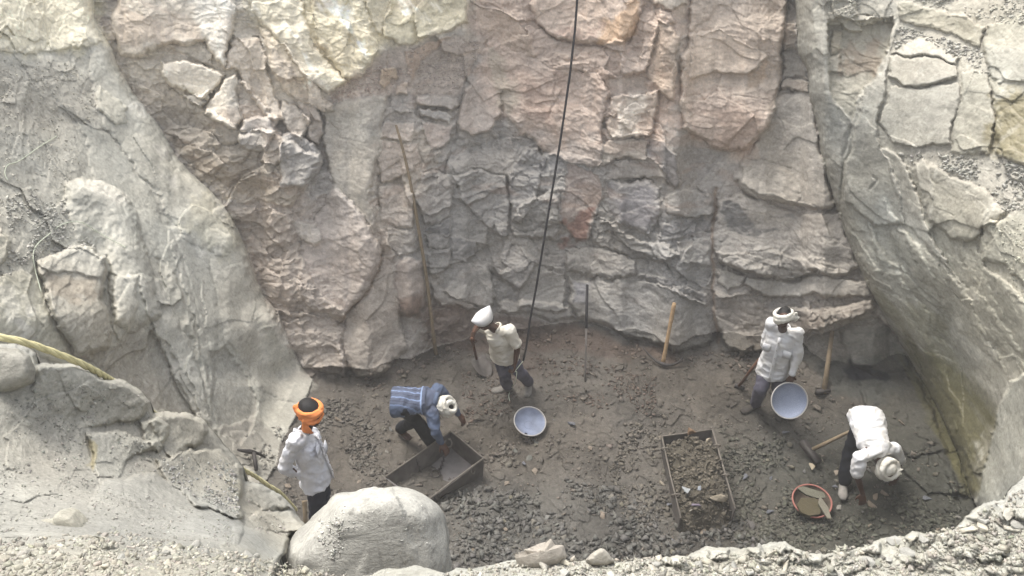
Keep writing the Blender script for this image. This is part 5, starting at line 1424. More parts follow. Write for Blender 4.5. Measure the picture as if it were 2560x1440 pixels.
# 2: striped blue shirt, bent over the empty tray
z2 = .86
J = dict(head=P_z(1112, 1016, .80), neck=P_z(1088, 1000, .87), shR=P_z(1082, 1032, .80), shL=P_z(1096, 974, .84), elR=P_z(1088, 1080, .66), wrR=P_z(1104, 1108, .46), elL=P_z(1128, 1010, .58), wrL=P_z(1146, 1036, .33),
         hipR=P_z(1012, 1022, .84), hipL=P_z(1018, 984, .84), knR=P_z(1050, 1062, .46), knL=P_z(1034, 1050, .48), anR=P_z(1080, 1110, .10), anL=P_z(1000, 1072, .14))
lens('2', J)
def stripes(co, pel, neck, side, up, J):
    u = (co - pel) @ side; t = (co - pel) @ up
    L = float((neck - pel) @ up)
    c = np.tile(lin((76, 82, 98)), (len(co), 1))
    c *= (1 + .18 * fbm(co, 9, 3, 700))[:, None]
    w = np.abs(((u + .02) / .085) % 1 - .5) * .085
    yoke = smooth((t - (L - .135)) / .006)
    body = 1 - yoke
    lt = smooth((.0075 - w) / .003) * body
    w2 = np.abs(((u + .0625) / .085) % 1 - .5) * .085
    dk = smooth((.005 - w2) / .003) * body
    c += (lin((128, 146, 178)) - c) * lt[:, None] * .8
    c += (lin((44, 46, 60)) - c) * dk[:, None] * .8
    ln = smooth((.008 - np.abs(t - (L - .135))) / .004) * (np.abs(u) < .22)
    c += (lin((140, 158, 190)) - c) * ln[:, None] * .85
    edge_ = smooth((np.abs(u) - .13) / .03)
    c += (lin((76, 88, 110)) - c) * edge_[:, None] * .7
    return np.clip(c, .01, .8)
r2_, J2 = person(J, 'man in a striped blue shirt bent over the empty steel tray', dict(shirt=M_stripe, trousers=M_black), (.55, -.25, -.8), (.86, -.05, .50), (1, 1), ((.5, -.5, -.6), (.6, -.6, -.5)), ((0, 0, -1), (0, -.3, -1)),
                (.5, .7), ((.9, -.3, 0), (.7, -.6, 0)), stripe=stripes, seed=2, hem=.15)
hc = J2['head']; hu = unit((.70, -.40, .60)); hf = unit((.5, -.2, -.8))
part('hair', [ell(hc + hu * .035, (.092, .08, .075), hf, hu)], M_hair, r2_)
solid('head_cloth', wrap_parts(hc + hu * .035, hu, hf, (.104, .094), 5, .085, .021, .3, 5) + wrap_parts(hc + hu * .085 + (.01, -.02, 0), unit(hu + v3((.1, -.2, 0))), hf, (.060, .048), 2, .03, .024, .3, 7), M_wrap, r2_, .006, 2, .004, 22)

# 3: white boat cap, short sleeves, by the cable, with a shovel
J = dict(head=Jd(1214, 802, 7.32), neck=Jd(1240, 822, 7.44), shR=Jd(1222, 824, 7.62), shL=Jd(1272, 824, 7.36), elR=Jd(1196, 812, 7.60), wrR=Jd(1184, 832, 7.36), elL=Jd(1294, 866, 7.34), wrL=Jd(1288, 908, 7.30),
         hipR=Jd(1250, 890, 7.62), hipL=Jd(1276, 890, 7.52), knR=Jd(1260, 932, 7.52), knL=Jd(1300, 930, 7.48), anR=flo(1268, 976, .07), anL=flo(1322, 966, .07))
lens('3', J)
r3, J3 = person(J, 'man in a white pointed cap standing by the hanging cable with a shovel', dict(shirt=M_cream, trousers=M_greyt), (-.75, -.45, -.55), (-.35, -.22, .9), (.42, .52), ((-.2, -.3, -.9), (-.1, -.2, -.9)), ((.6, .3, -.5), (-1, 0, 0)),
                (1.0, .8), ((-1, -.1, 0), (-.15, -1, 0)), shoes=M_shoe, seed=3, hem=.0)
hc = J3['head']; hu = unit((-.35, -.22, .9)); hf = unit((-.75, -.5, -.35)); hf = unit(hf - hu * (hf @ hu)); hs_ = np.cross(hf, hu)
part('hair', [ell(hc + hu * .02 - hf * .012, (.097, .082, .09), hf, hu)], M_hair, r3)
capv, capf = [], []
nn = 28
for lv, (sx, sy, h) in enumerate(((1.0, 1.0, .03), (1.04, 1.02, .06), (1.12, .92, .10), (1.16, .55, .128), (1.12, .10, .136))):
    for k in range(nn):
        a = k / nn * 2 * math.pi
        x_ = math.cos(a); y_ = math.sin(a)
        x_ = math.copysign(abs(x_) ** .85, x_); y_ = y_ * (1 - .35 * abs(x_) ** 3)
        capv.append(hc + hf * x_ * .118 * sx + hs_ * y_ * .098 * sy + hu * (h + .02 * abs(x_) ** 4))
for lv in range(4):
    for k in range(nn): capf.append((lv * nn + k, lv * nn + (k + 1) % nn, (lv + 1) * nn + (k + 1) % nn, (lv + 1) * nn + k))
capf.append(tuple(4 * nn + k for k in range(nn))); capf.append(tuple(range(nn))[::-1])
part('cap', [(np.array(capv), capf)], M_cap, r3)

# 4: standing at the overhang, holding a pan
J = dict(head=Jd(1958, 796, 7.12), neck=Jd(1958, 822, 7.28), shR=Jd(1930, 806, 7.34), shL=Jd(1996, 830, 7.20), elR=Jd(1914, 862, 7.44), wrR=Jd(1930, 905, 7.46), elL=Jd(1993, 888, 7.18), wrL=Jd(1980, 938, 7.10),
         hipR=Jd(1916, 920, 7.34), hipL=Jd(1948, 924, 7.28), knR=Jd(1902, 972, 7.20), knL=Jd(1946, 976, 7.22), anR=flo(1886, 1020, .07), anL=flo(1946, 1026, .07))
lens('4', J)
r4, J4 = person(J, 'man in a dusty white shirt standing under the overhang, holding a round pan', dict(shirt=M_dusty, trousers=M_greyt), (-.25, -.75, -.75), (-.02, -.42, .95), (1, 1), ((0, -.1, -1), (-.1, -.1, -1)), ((0, 1, 0), (.2, 1, .1)),
                (.5, 1.1), ((-.95, -.4, 0), (-.2, -1, 0)), shoes=M_dshoe, seed=4, hem=.07, wr=.010, placket=True)
hc = J4['head']; hu = unit((.10, -.10, .97)); hf = unit((-.35, -.9, -.25))
part('hair', [ell(hc + hu * .045 + (.01, .02, 0), (.095, .082, .078), hf, hu)], M_hair, r4)
bn_ = unit((.42, .25, .80))
kk_ = hc + v3((.112, .02, .00))
solid('head_cloth', wrap_parts(hc + v3((-.005, -.01, .045)), unit((-.30, .25, .92)) , hf, (.106, .096), 3, .06, .022, .25, 9) +
     [ell(kk_, (.035, .03, .03)), ell(kk_ + (.03, .01, .028), (.022, .012, .04), (1, .3, .4)), ell(kk_ + (.038, -.01, -.03), (.018, .012, .042), (1, 0, -.6)), ell(kk_ + (.045, 0, 0), (.035, .012, .014), (1, 0, .2))], M_wrap, r4, .006, 2, .004, 22)

# 5: bent double towards the viewer at the right
J = dict(head=P_z(2212, 1170, .66), neck=P_z(2190, 1136, .80), shR=P_z(2150, 1146, .76), shL=P_z(2236, 1124, .76), elR=P_z(2142, 1186, .56), wrR=P_z(2156, 1234, .30), elL=P_z(2250, 1150, .50), wrL=P_z(2236, 1190, .28),
         hipR=P_z(2150, 1064, .82), hipL=P_z(2190, 1060, .82), knR=P_z(2126, 1128, .46), knL=P_z(2196, 1108, .46), anR=P_z(2110, 1206, .12), anL=P_z(2206, 1150, .14))
lens('5', J)
r5_, J5 = person(J, 'man in a white shirt and head cloth bent double at the lower right', dict(shirt=M_dusty, trousers=M_black), (.15, -.35, -.95), (.25, -.92, .25), (.55, .75), ((.1, -.5, -.9), (0, -.3, -1)), ((0, 1, 0), (0, 1, 0)),
                (.5, .5), ((-.3, -1, 0), (.2, -1, 0)), shoes=M_shoe, seed=5, hem=.15)
hc = J5['head']; hu = unit((.30, -.75, .60)); hf = unit((.1, -.3, -.95))
solid('head_cloth', wrap_parts(hc + hu * .04, hu, hf, (.106, .098), 4, .09, .024, .3, 11) + [ell(hc + hu * .075, (.075, .07, .055), hf, hu), ell(hc + hu * .06 + (.115, -.02, .01), (.03, .012, .014), (1, .2, .4)), ell(hc + hu * .05 + (.11, -.04, -.02), (.026, .012, .012), (1, -.3, -.5))], M_wrap, r5_, .006, 2, .004, 22)
# ------------------------------------------------------------------ tools, trays, pans, ropes
M_steel = plain('dusty_sheet_steel', (92, 87, 83), .75, 0, .2, 9, .3, .004, dirt=(74, 70, 66))
M_dust = plain('dust_covered_steel', (112, 108, 106), .9, 0, .14, 14, .4, .006)
M_edge = plain('worn_steel_edge', (104, 98, 90), .7, .1, .15, 30)
M_iron = plain('dark_iron', (66, 62, 60), .6, .3, .2, 30)
M_wood = plain('worn_wood', (160, 134, 102), .8, 0, .15, 22, .3)
M_wood2 = plain('dusty_wood', (122, 108, 88), .85, 0, .18, 22, .3)
M_wood3 = plain('brown_wood', (96, 66, 50), .85, 0, .2, 22, .3)
M_pan = plain('dusty_pale_pan', (150, 158, 178), .65, .05, .08, 9, .2, .003, spec=.3, dirt=(128, 134, 148))
M_pan2 = plain('speckled_grey_pan', (138, 146, 164), .55, .1, .2, 130, .15, .002, spec=.4)
M_rim = plain('pan_rim', (176, 172, 168), .6, .1, .1)
M_red = plain('faded_red_plastic', (140, 92, 82), .6, 0, .12, 12, .1)
M_redin = plain('muddy_red_plastic', (84, 72, 62), .85, 0, .3, 9, .2, dirt=(66, 60, 50))
M_rope = plain('yellow_rope', (190, 182, 140), .85, 0, .12, 60, .5)
M_string = plain('pale_green_string', (190, 196, 176), .8)
M_cable = plain('black_cable', (42, 40, 42), .6)

def sheet(c, th=.012):
    """a plate with thickness from four corners"""
    c = [v3(p) for p in c]
    n = unit(np.cross(c[1] - c[0], c[3] - c[0])) * th
    V = np.array(c + [p + n for p in c])
    return V, [(3, 2, 1, 0), (4, 5, 6, 7), (0, 1, 5, 4), (1, 2, 6, 5), (2, 3, 7, 6), (3, 0, 4, 7)]
def ring(c, r, ax, t=.008, arc=1.0):
    ax = unit(ax); u = unit(np.cross(ax, (.3, .7, .2))); w = np.cross(ax, u); n = 22
    if arc >= 1: return tube([v3(c) + r * (math.cos(a) * u + math.sin(a) * w) for a in np.linspace(0, 2 * math.pi, n, endpoint=False)], t, 7, True)
    return tube([v3(c) + r * (math.cos(a) * u + math.sin(a) * w) for a in np.linspace(0, 2 * math.pi * arc, n)], t, 7)

# empty tray: three walls, open at the end behind the boulder
zr, zb = .36, .08
A, B, C_, D_ = P_z(1127, 1078, zr), P_z(1208, 1146, zr), P_z(964, 1192, zr), P_z(1054, 1262, zr)
a_, b_ = P_z(1127, 1078, zr) * 1., None
dn3 = lambda p, z: np.array([p[0], p[1], z])
ins_ = unit((A + B) / 2 - (C_ + D_) / 2)
def low(p, k=.03): q = dn3(p, zb); m = (A + B + C_ + D_) / 4; return q + (dn3(m, zb) - q) * k
la, lb, lc, ld = low(A), low(B), low(C_, .30), low(D_, .30)
t1 = thing('steel_tray', Vector(dn3((A + B + C_ + D_) / 4, zb)), 'empty steel tray with lifting rings, between the blue shirted man and the huge boulder', 'skip tray', 'steel hoisting trays on the pit floor')
part('tray_floor', [sheet([la, lc, ld, lb])], M_dust, t1, False)
part('sloping_end', [sheet([lc, C_ - v3((0, 0, .03)), D_ - v3((0, 0, .03)), ld])], M_dust, t1, False)
w1 = part('side_wall', [sheet([la, lc, C_, A])], M_steel, t1, False)
w2 = part('side_wall', [sheet([ld, lb, B, D_])], M_steel, t1, False)
w3 = part('end_wall', [sheet([lb, la, A, B])], M_steel, t1, False)
part('rim_bar', [tube([C_, (A + C_) / 2 + (.01, 0, .008), A], .009), tube([A, (A + B) / 2, B], .009), tube([B, (B + D_) / 2 + (0, .008, .0), D_], .009)], M_edge, t1)
lerp = lambda p, q, t: v3(p) * (1 - t) + v3(q) * t
for p in (P_z(1020, 1158, zr - .05), P_z(1121, 1108, zr - .05)): part('lifting_ring', [ring(p, .045, (B - A) * .6 + (0, 0, .3), .008, .85)], M_edge, t1)
for p in (P_z(1182, 1174, zr - .05), P_z(1095, 1236, zr - .05)): part('lifting_ring', [ring(p, .045, (A - C_) * .3 + (0, 0, .2) + (B - A) * .8, .008, .9)], M_edge, t1)
chp = [P_z(1042, 1150, .3), P_z(1052, 1182, .14), P_z(1066, 1191, .12), P_z(1080, 1190, .12)]
chain = []
cc2 = [P_z(1108, 1118, .30), P_z(1112, 1140, .2), P_z(1105, 1160, .13), P_z(1098, 1176, .12)]
def links(path, n=12):
    P = np.array(path); s = np.r_[0, np.cumsum(np.linalg.norm(np.diff(P, axis=0), axis=1))]
    o = []
    for i, t in enumerate(np.linspace(0, s[-1], n)):
        q = np.array([np.interp(t, s, P[:, k]) for k in range(3)])
        o.append(ring(q, .017, ((1, 0, .2), (0, 1, .6))[i % 2], .005))
    return o
for c_path, c_n in ((chp, 11), (cc2, 13)): part('chain', links(c_path, c_n), M_iron, t1)
part('chain_ring', [ring(P_z(1089, 1184, .125), .052, (0, -.1, 1), .007)], M_iron, t1)

# full tray
zr = .25; zb = -.08
A, B, C_, D_ = P_z(1655, 1091, zr), P_z(1781, 1074, zr), P_z(1703, 1296, zr), P_z(1838, 1272, zr)
la, lb, lc, ld = low(A, .1), low(B, .1), low(C_, .03), low(D_, .03)
t2 = thing('steel_tray', Vector(dn3((A + B + C_ + D_) / 4, zb)), 'steel tray heaped full of broken stone and dirt, right of centre', 'skip tray', 'steel hoisting trays on the pit floor')
part('tray_floor', [sheet([la, lc, ld, lb])], M_steel, t2, False)
part('side_wall', [sheet([la, lc, C_, A])], M_steel, t2, False)
part('side_wall', [sheet([ld, lb, B, D_])], M_steel, t2, False)
part('end_wall', [sheet([lb, la, A, B])], M_steel, t2, False)
part('rim_bar', [tube([C_, (A + C_) / 2 + (-.01, 0, .004), A], .009), tube([A, (A + B) / 2, B], .009), tube([B, (B + D_) / 2, D_], .009)], M_edge, t2)
for t in (.17, .74): part('lifting_ring', [ring(lerp(A, C_, t) + (.0, 0, .0), .045, (0, 1, .4), .009, .9)], M_edge, t2)
for t in (.22, .60): part('lifting_ring', [ring(lerp(B, D_, t) + (.0, 0, .0), .04, (0, 1, .5), .009, .9)], M_edge, t2)
# the heap in it
n1, n2 = 60, 90
u, w = np.meshgrid(np.linspace(.03, .97, n1), np.linspace(.05, 1.12, n2))
top = (A * (1 - w[..., None]) + C_ * w[..., None]) * (1 - u[..., None]) + (B * (1 - w[..., None]) + D_ * w[..., None]) * u[..., None]
hz = .19 + .12 * np.sin(np.pi * u) * np.clip(1.25 - w, .1, 1) * smooth(w / .18) - .10 * smooth((.16 - w) / .16) - .30 * smooth((w - .82) / .3)
top[..., 2] = hz
hp_ = top.reshape(-1, 3)
e_, h_, r_ = worley(hp_ * 9., 800, .9)
top = top + (0, 0, 1) * (.05 * fbm(hp_, 5, 3, 810) + .035 * h_)[:, None].reshape(n2, n1, 1)
V = top.reshape(-1, 3)
skirt = V.copy(); skirt[:, 2] = .02
ix = np.arange(n1 * n2).reshape(n2, n1)
Fq = list(map(tuple, np.stack([ix[:-1, :-1], ix[1:, :-1], ix[1:, 1:], ix[:-1, 1:]], -1).reshape(-1, 4)))
o = mesh_obj('dirt_heap', V, Fq, M_floor, col=np.clip(lin((76, 71, 62)) * (1 + .2 * fbm(V, 6, 3, 820) + .25 * (r_ - .5))[:, None], .01, .5), smooth_=False)
tagobj(o, 'heap of brown dirt and small stones filling the full steel tray', 'dirt heap')
V_, T_ = [], []
rr = np.random.default_rng(88)
chips_v, chips_t, chips_c, b0 = [], [], [], 0
for i in range(620):
    a, b = rr.uniform(0, 1), rr.uniform(0, 1)
    j, k = int(b * (n2 - 1)), int(a * (n1 - 1))
    p = top[j, k]; V0, T0 = TEMPL[rr.integers(0, 16)]
    s = rr.uniform(.012, .045) * (1 if rr.uniform() > .1 else 1.5)
    R = (rotz(np.array(rr.uniform(0, 6))) @ rotx(np.array(rr.normal(0, .6))) @ rotz(np.array(rr.uniform(0, 6))))
    W = V0 @ R.T * s + p + (0, 0, s * .2)
    chips_v.append(W); chips_t.append(T0 + b0); b0 += len(V0)
    chips_c.append(np.tile(lin((92, 86, 76)) * rr.uniform(.7, 1.35), (len(V0), 1)))
o = mesh_obj('tray_rubble', np.concatenate(chips_v), np.concatenate(chips_t), M_stone, col=np.concatenate(chips_c))
tagobj(o, 'broken brown and grey chips heaped in the full steel tray', 'rubble', None, 'stuff')
def put_stone(px, py, z, s, c, label, cat='stone', group=None, k=0, sc3=(1, 1, 1), rot=(0, 0, 0), name='stone'):
    me = stone_mesh(k, c); o = bpy.data.objects.new(name, me); COL.objects.link(o)
    o.location = P_z(px, py, z); o.scale = (s * sc3[0], s * sc3[1], s * sc3[2]); o.rotation_euler = rot
    return tagobj(o, label, cat, group)
put_stone(1741, 1262, .24, .085, (108, 100, 112), 'purplish grey stone among the broken stone at the open end of the full tray', k=31, name='loose_stone')
put_stone(1800, 1244, .27, .12, (122, 114, 100), 'long pale brown flat stone against the right side of the full tray', k=32, sc3=(1.2, .7, .9), name='loose_stone')
put_stone(1716, 1226, .30, .07, (138, 140, 140), 'pale grey stone inside the left side of the full tray', k=33, rot=(.3, 0, 1.8), name='loose_stone')
put_stone(1748, 1220, .32, .06, (130, 134, 140), 'small light bluish stone in the middle of the full tray', k=34, rot=(.3, 0, 1.5), name='loose_stone')
put_stone(1728, 1275, .20, .07, (126, 122, 112), 'pale flat stone at the lower end of the full tray', k=35, name='loose_stone')
put_stone(1770, 1098, .29, .07, (148, 138, 122), 'pale sharp stone near the top right corner of the full tray', k=36, rot=(.9, .3, .5), name='loose_stone')
put_stone(1728, 1080, .31, .09, (104, 84, 66), 'brown lump spilling over the back wall of the full tray', k=37, name='loose_stone')
put_stone(1644, 1204, .10, .09, (130, 122, 108), 'pale rounded stone lying left of the full tray', k=38, rot=(0, 0, 2.4), sc3=(1.1, .7, 1), name='loose_stone')

def pan(name, px, py, z, w_px, normal, depth, label, cat, mats, group=None, rimr=.008, center=None, flat=.45, hole=False, handle=False, smooth2=0):
    c = P_z(px, py, z) if center is None else v3(center)
    R = w_px * .5 * float((c - np.array([0, 0, H])) @ np.array([0, cp, -sp])) / F
    n = unit(normal); u = unit(np.cross(n, (0, 1, .2))); w = np.cross(n, u)
    t = thing(name, Vector(c - n * depth), label, cat, group)
    prof = [(0, 1.0), (.12, 1.0), (.28, .985), (.45, .92), (.62, .80), (.78, .60), (.9, .33), (1.0, .0)]
    seg = 48; V = []
    for r_, h_ in prof + [(q[0] * 1.0 + .02, q[1] * 1.0 + .05) for q in prof[::-1]]:
        for k in range(seg):
            a = k / seg * 2 * math.pi
            V.append(c + (u * math.cos(a) + w * math.sin(a)) * max(r_, .001) * R - n * depth * h_)
    m = len(prof) * 2
    Fc = [(i * seg + k, i * seg + (k + 1) % seg, (i + 1) * seg + (k + 1) % seg, (i + 1) * seg + k) for i in range(m - 1) for k in range(seg)]
    if hole:
        Fc = [f for f in Fc if not ((min(f) // seg) in (4, m - 6) and (min(f) % seg) in hole)]
    part('bowl', [(np.array(V), Fc)], mats[0], t)
    part('rim', [tube([c + (u * math.cos(a) + w * math.sin(a)) * R for a in np.linspace(0, 2 * math.pi, 48, endpoint=False)], rimr, 8, True)], mats[1], t)
    part('base_ring', [tube([c + (u * math.cos(a) + w * math.sin(a)) * R * .27 - n * depth * .975 for a in np.linspace(0, 2 * math.pi, 36, endpoint=False)], rimr * .4, 6, True)], mats[0], t)
    return t, c, R, n
pan('pan', 1325, 1053, .13, 80, (.16, -.28, .95), .10, 'pale blue grey round metal pan lying empty in the middle of the pit floor', 'pan', (M_pan, M_rim), 'round carrying pans', hole=(9, 10))
hw = J4['wrL'] + unit((-.1, -.1, -1)) * .11
n4 = unit((-.02, -.78, .62)); dwn = unit(np.array((0, -.25, -1)) - n4 * (np.array((0, -.25, -1)) @ n4))
pan('pan', 0, 0, 0, 90, n4, .085, 'speckled grey blue round pan hanging from the hand of the man under the overhang', 'pan', (M_pan2, M_rim), 'round carrying pans', center=hw + dwn * .20 + (0.0, -.01, .0))
tr_, c_, R_, n_ = pan('pan', 2030, 1252, .13, 94, (-.05, -.10, .99), .11, 'muddy red rimmed round pan holding flat stones, beside the bent man at lower right', 'pan', (M_redin, M_red), 'round carrying pans', rimr=.010)
def slab(px, py, z, poly, th, c, label, rot=(0, 0, 0)):
    n = len(poly); V = [(x, y, th / 2) for x, y in poly] + [(x * .93, y * .93, -th / 2) for x, y in poly]
    bm = bmesh.new(); vs = [bm.verts.new(v) for v in V]
    bm.faces.new(vs[:n]); bm.faces.new(vs[n:][::-1])
    for k in range(n): bm.faces.new((vs[k], vs[n + k], vs[n + (k + 1) % n], vs[(k + 1) % n]))
    bmesh.ops.recalc_face_normals(bm, faces=bm.faces); bmesh.ops.bevel(bm, geom=bm.edges[:], offset=.004, segments=1, affect='EDGES')
    me = bpy.data.meshes.new('flat_stone'); bm.to_mesh(me); bm.free()
    ca = me.color_attributes.new('col', 'FLOAT_COLOR', 'POINT'); cc = np.ones((len(me.vertices), 4)); cc[:, :3] = lin(c); ca.data.foreach_set('color', cc.ravel())
    me.materials.append(M_stone)
    o = bpy.data.objects.new('flat_stone', me); COL.objects.link(o); o.location = P_z(px, py, z); o.rotation_euler = rot
    return tagobj(o, label, 'stone')
slab(2022, 1268, .13, [(-.13, .02), (-.06, .10), (.10, .09), (.13, .0), (.08, -.11), (-.04, -.12), (-.12, -.07)], .06, (74, 68, 52), 'brown thick flat stone lying lowest in the red rimmed pan', (.1, .0, .1))
slab(2032, 1236, .17, [(-.17, .05), (-.10, .08), (.12, .03), (.13, -.03), (.04, -.05), (-.08, -.02)], .035, (96, 94, 82), 'greyish long flat stone across the top of the red rimmed pan', (.2, .05, -.1))
slab(2058, 1268, .18, [(-.13, .03), (.02, .045), (.15, .01), (.13, -.03), (-.05, -.035)], .03, (108, 104, 92), 'pale narrow stone leaning on the right rim of the red rimmed pan', (.1, .2, -1.25))

# crowbar against the back wall
def wallP(px, py, off): return P_d(px, py, float(G.at(px, py)) - off)
b, tp = flo(1463, 955, .0), wallP(1468, 712, .10)
t = thing('crowbar', Vector(b), 'long dark steel crowbar standing against the grey back wall', 'crowbar')
m_ = lerp(b, tp, .55)
part('bar', [tube([b, lerp(b, tp, .3), m_], [.010, .013, .016], 8)], M_steel, t)
part('shaft', [tube([m_ - (tp - b) * .01, lerp(b, tp, .8), tp], [.018, .019, .019], 10)], M_cable, t)
# pickaxe leaning
b = flo(1656, 915, .03); tp = wallP(1686, 757, .06)
t = thing('pickaxe', Vector(b), 'pickaxe with a light wooden handle leaning upright against the back wall', 'pickaxe')
part('handle', [loft([b, lerp(b, tp, .1), lerp(b, tp, .5), lerp(b, tp, .93), tp], [(.030, .018), (.026, .018), (.024, .018), (.028, .020), (.022, .016)], (1, 0, 0), 14)], M_wood, t)
def arcpath(ps, n=14):
    P = np.array(ps); s = np.linspace(0, 1, len(P)); q = np.linspace(0, 1, n)
    c2 = [np.polyfit(s, P[:, k], min(3, len(P) - 1)) for k in range(3)]
    return np.array([np.polyval(c2[k], q) for k in range(3)]).T
hp3 = arcpath([flo(1604, 884, .12), flo(1630, 905, .08), flo(1656, 920, .05), flo(1682, 918, .06), flo(1704, 911, .10)])
part('pick_head', [tube(hp3, [.006, .009, .012, .014, .016, .02, .026, .028, .024, .018, .016, .014, .012, .012], 8)], M_iron, t)
# tall handle under the overhang
b = flo(2058, 988, .03); tp = wallP(2081, 827, .05)
t = thing('sledgehammer', Vector(b), 'long handled tool leaning in the shadow under the overhang right of the standing man', 'hammer')
part('handle', [loft([b, lerp(b, tp, .5), tp], [(.034, .024), (.030, .022), (.026, .02)], (1, 0, 0), 14)], M_wood2, t)
part('tool_head', [box_between(b + (-.10, .0, .02), b + (.08, .03, .02), .055, .055)], M_iron, t)
# hoe behind man 4
b = flo(1846, 972, .05); tp = Jd(1898, 898, 7.42)
t = thing('hoe', Vector(b), 'short dark wooden handled hoe slanting behind the standing man with the grey pan', 'hoe')
part('handle', [tube([b, lerp(b, tp, .5), tp], [.020, .018, .016], 10)], M_wood3, t)
part('blade', [box_between(b + (-.05, .02, -.01), b + (.07, -.02, -.02), .03, .05)], M_iron, t)
# shovel
b = flo(1192, 912, .10); tp = J3['wrR'] + unit((-.2, -.3, -.9)) * .09
bl = flo(1210, 930, .03)
t = thing('shovel', Vector(bl), 'shovel with a brown handle held by the man in the white cap', 'shovel')
part('handle', [tube([lerp(b, tp, -.02), lerp(b, tp, .5), tp, tp + (tp - b) * .06], [.017, .017, .018, .018], 10)], M_wood3, t)
bm = bmesh.new(); rows = []
dx = unit(bl - b); sx = unit(np.cross(dx, (0, 0, 1)))
for i in range(9):
    s = i / 8; wd = .115 * (1 - max(0, s - .55) ** 2 * 3.2) if s > 0.08 else .07
    rows.append([bm.verts.new(v3(b) + dx * s * .30 + sx * wd * q + v3((0, 0, 1)) * (.03 * q * q + .02 * (1 - s))) for q in np.linspace(-1, 1, 9)])
for i in range(8):
    for k in range(8): bm.faces.new((rows[i][k], rows[i][k + 1], rows[i + 1][k + 1], rows[i + 1][k]))
bmesh.ops.recalc_face_normals(bm, faces=bm.faces); bmesh.ops.solidify(bm, geom=bm.faces[:], thickness=.004)
bm.verts.index_update()
V = np.array([v.co[:] for v in bm.verts]); Fc = [tuple(v.index for v in f.verts) for f in bm.faces]; bm.free()
part('blade', [(V, Fc)], M_steel, t)
# sledgehammer at lower right
b = P_z(2029, 1125, .10); tp = P_z(2120, 1081, .42)
t = thing('sledgehammer', Vector(b), 'sledgehammer with a pale wooden handle resting beside the bent man at lower right', 'hammer')
part('handle', [tube([b, lerp(b, tp, .5), tp, tp + (tp - b) * .18], [.026, .022, .019, .018], 10)], M_wood2, t)
part('hammer_head', [box_between(P_z(2006, 1104, .12), P_z(2046, 1158, .06), .075, .07)], M_iron, t)
put_stone(2031, 1166, .05, .07, (140, 130, 112), 'small pale stone at the end of the sledgehammer head', k=41, rot=(0, 0, 1.8), name='loose_stone')
# pickaxe head, left
b = flo(640, 1152, .04)
t = thing('pickaxe', Vector(b), 'rusty dark pickaxe lying behind the orange cloth man at the foot of the left wall', 'pickaxe')
part('pick_head', [tube(arcpath([flo(598, 1140, .10), flo(620, 1147, .12), flo(645, 1154, .14), flo(668, 1160, .10)]), [.01, .014, .016, .018, .02, .024, .026, .024, .02, .018, .016, .014, .012, .010], 8)], M_iron, t)
part('handle', [tube([b + (0, 0, .09), flo(643, 1182, .04)], [.022, .02], 8)], M_iron, t)
# stake
b = P_d(764, 1308, 6.6); tp = P_d(761, 1252, 6.6)
o = part('wooden_stake', [tube([b + (tp - b) * -.4, lerp(b, tp, .5), lerp(b, tp, .93), tp], [.017, .016, .018, .022], 9)], M_wood2, None)
tagobj(o, 'upright wooden tool handle beside the dark trousers of the orange cloth man', 'tool handle')
# crooked pole on the back wall
pp = [(1090, 886), (1080, 820), (1074, 760), (1070, 705), (1060, 650), (1050, 600), (1043, 548), (1034, 495), (1026, 452), (1014, 397), (1002, 350), (990, 312)]
pts = []
d0, d1 = float(G.at(1090, 886)) - .06, float(G.at(990, 312)) - .14
pts0 = P_d(1090, 886, d0); pts1 = P_d(990, 312, d1)
for i, (x, y) in enumerate(pp):
    dd = float(G.at(x, y)) - .07
    dl_ = float(P_y(x, y, pts0[1] + (pts1[1] - pts0[1]) * (886 - y) / 574.)[1] / ray(x, y)[1])
    pts.append(P_d(x, y, min(dd, dl_)))
for _ in range(2):
    P__ = np.array(pts); P__[1:-1] = (P__[:-2] + 2 * P__[1:-1] + P__[2:]) / 4; pts = list(P__)
o = part('wooden_pole', [tube(pts, np.linspace(.025, .015, len(pts)), 8)], M_wood2, None)
tagobj(o, 'long thin crooked wooden pole leaning up the back wall left of the capped man', 'pole')
# hanging cable
cb = [(1308, 902), (1315, 872), (1325, 800), (1340, 722), (1360, 600), (1380, 480), (1398, 370), (1410, 290), (1425, 185), (1437, 80), (1443, 0)]
c0, c1 = P_y(1308, 902, 7.35), P_y(1443, 0, 8.6)
pts = [P_y(x, y, 7.35 + (8.6 - 7.35) * (902 - y) / 902.) for x, y in cb]
pts.append(pts[-1] + (pts[-1] - pts[-2]) * 1.0); pts.append(pts[-1] + (pts[-1] - pts[-2]) * 2.5)
o = part('hoist_cable', [tube(pts, .0125, 8)], M_cable, None)
tagobj(o, 'thin black hoisting cable hanging down in front of the back wall', 'cable')
pts = [P_y(1308, 902, 7.35), J3['wrL'] + v3((0, -.03, -.10)), P_y(1292, 930, 7.2), P_y(1288, 955, 7.25), flo(1278, 975, .02), flo(1272, 990, .02), flo(1274, 1005, .02)]
o = part('pale_cord', [tube(arcs(pts, .02), .0045, 7)], M_string, None)
tagobj(o, 'short pale cord hanging from the hand of the capped man to the ground', 'cord')
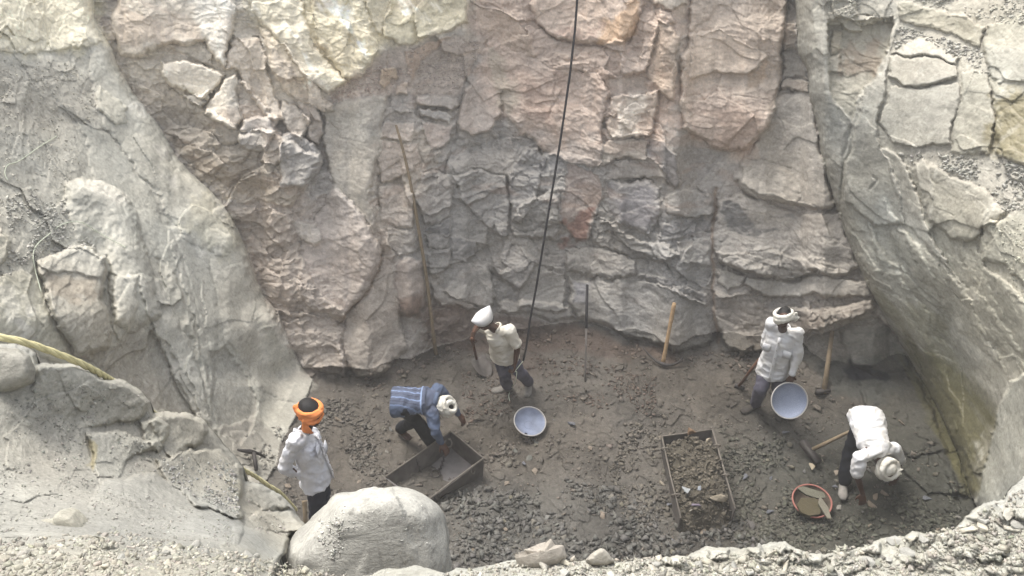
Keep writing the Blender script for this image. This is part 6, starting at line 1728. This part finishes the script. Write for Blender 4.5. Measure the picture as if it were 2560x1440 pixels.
# thick rope
def strand_rope(pts, r, tw=9.):
    P = arcs(pts); n = len(P); s = np.r_[0, np.cumsum(np.linalg.norm(np.diff(P, axis=0), axis=1))]
    T = np.gradient(P, axis=0); T /= np.linalg.norm(T, axis=1)[:, None]
    u = np.cross(T, (0, 0, 1)); u /= np.linalg.norm(u, axis=1)[:, None]; w = np.cross(T, u)
    out = []
    for k in range(3):
        a = s / r / 2.2 + k * 2.094
        out.append(tube(P + r * .42 * (np.cos(a)[:, None] * u + np.sin(a)[:, None] * w), r * .64, 7))
    return out
def nearP(px, py, off): return P_d(px, py, float(N.at(px, py)) - off)
rp = [P_d(-90, 822, 3.25), P_d(-30, 838, 3.25), P_d(20, 846, 3.27), P_d(70, 858, 3.32), P_d(130, 879, 3.40), P_d(190, 903, 3.50), P_d(232, 924, 3.62), P_d(262, 941, 3.75), P_d(300, 966, 4.05), P_d(380, 1030, 4.6), P_d(480, 1090, 5.1), P_d(560, 1142, 5.5),
      P_d(612, 1176, 5.75), P_d(640, 1192, 5.9), P_d(672, 1214, 6.0), P_d(700, 1232, 6.1), P_d(740, 1275, 6.4)]
V, Fc = join(strand_rope(rp, .0145))
o = mesh_obj('rope', V, Fc, M_rope, smooth_=True)
tagobj(o, 'thick yellow twisted rope running down over the left ledge into the pit', 'rope')
def on_left(ps, off=.015): return [P_d(x, y, float(G.at(x, y)) - off) for x, y in ps]
o = part('string', [tube(arcs(on_left([(316, 619), (280, 600), (246, 581), (204, 556), (158, 560), (116, 591), (90, 615), (83, 640), (88, 675), (96, 705), (103, 730)], .03), .02), .004, 6),
                    ], M_string, None)
tagobj(o, 'thin pale green string looped over the chips beside the knobbly left outcrop', 'string')
o = part('string', [tube(arcs(on_left([(142, 340), (100, 366), (48, 402), (20, 412), (12, 432), (20, 452)], .02), .02), .0035, 6)], M_string, None)
tagobj(o, 'thin pale string lying on the gravelly slope near the left edge, above the outcrop', 'string')
# ------------------------------------------------------------------ dusty air
bm = bmesh.new(); bmesh.ops.create_cube(bm, size=1)
me = bpy.data.meshes.new('haze'); bm.to_mesh(me); bm.free()
hz_ = bpy.data.objects.new('haze', me); COL.objects.link(hz_)
hz_.location = (0, 7, 8.0); hz_.scale = (60, 60, 26)
mh = bpy.data.materials.new('dusty_air'); mh.use_nodes = True
nt = mh.node_tree; nt.nodes.remove(nt.nodes['Principled BSDF'])
pv = nt.nodes.new('ShaderNodeVolumePrincipled')
pv.inputs['Color'].default_value = (.95, .94, .92, 1); pv.inputs['Density'].default_value = HAZE
pv.inputs['Anisotropy'].default_value = .2
nt.links.new(pv.outputs[0], nt.nodes['Material Output'].inputs['Volume'])
me.materials.append(mh)
hz_['kind'] = 'stuff'
SC.cycles.volume_bounces = 1
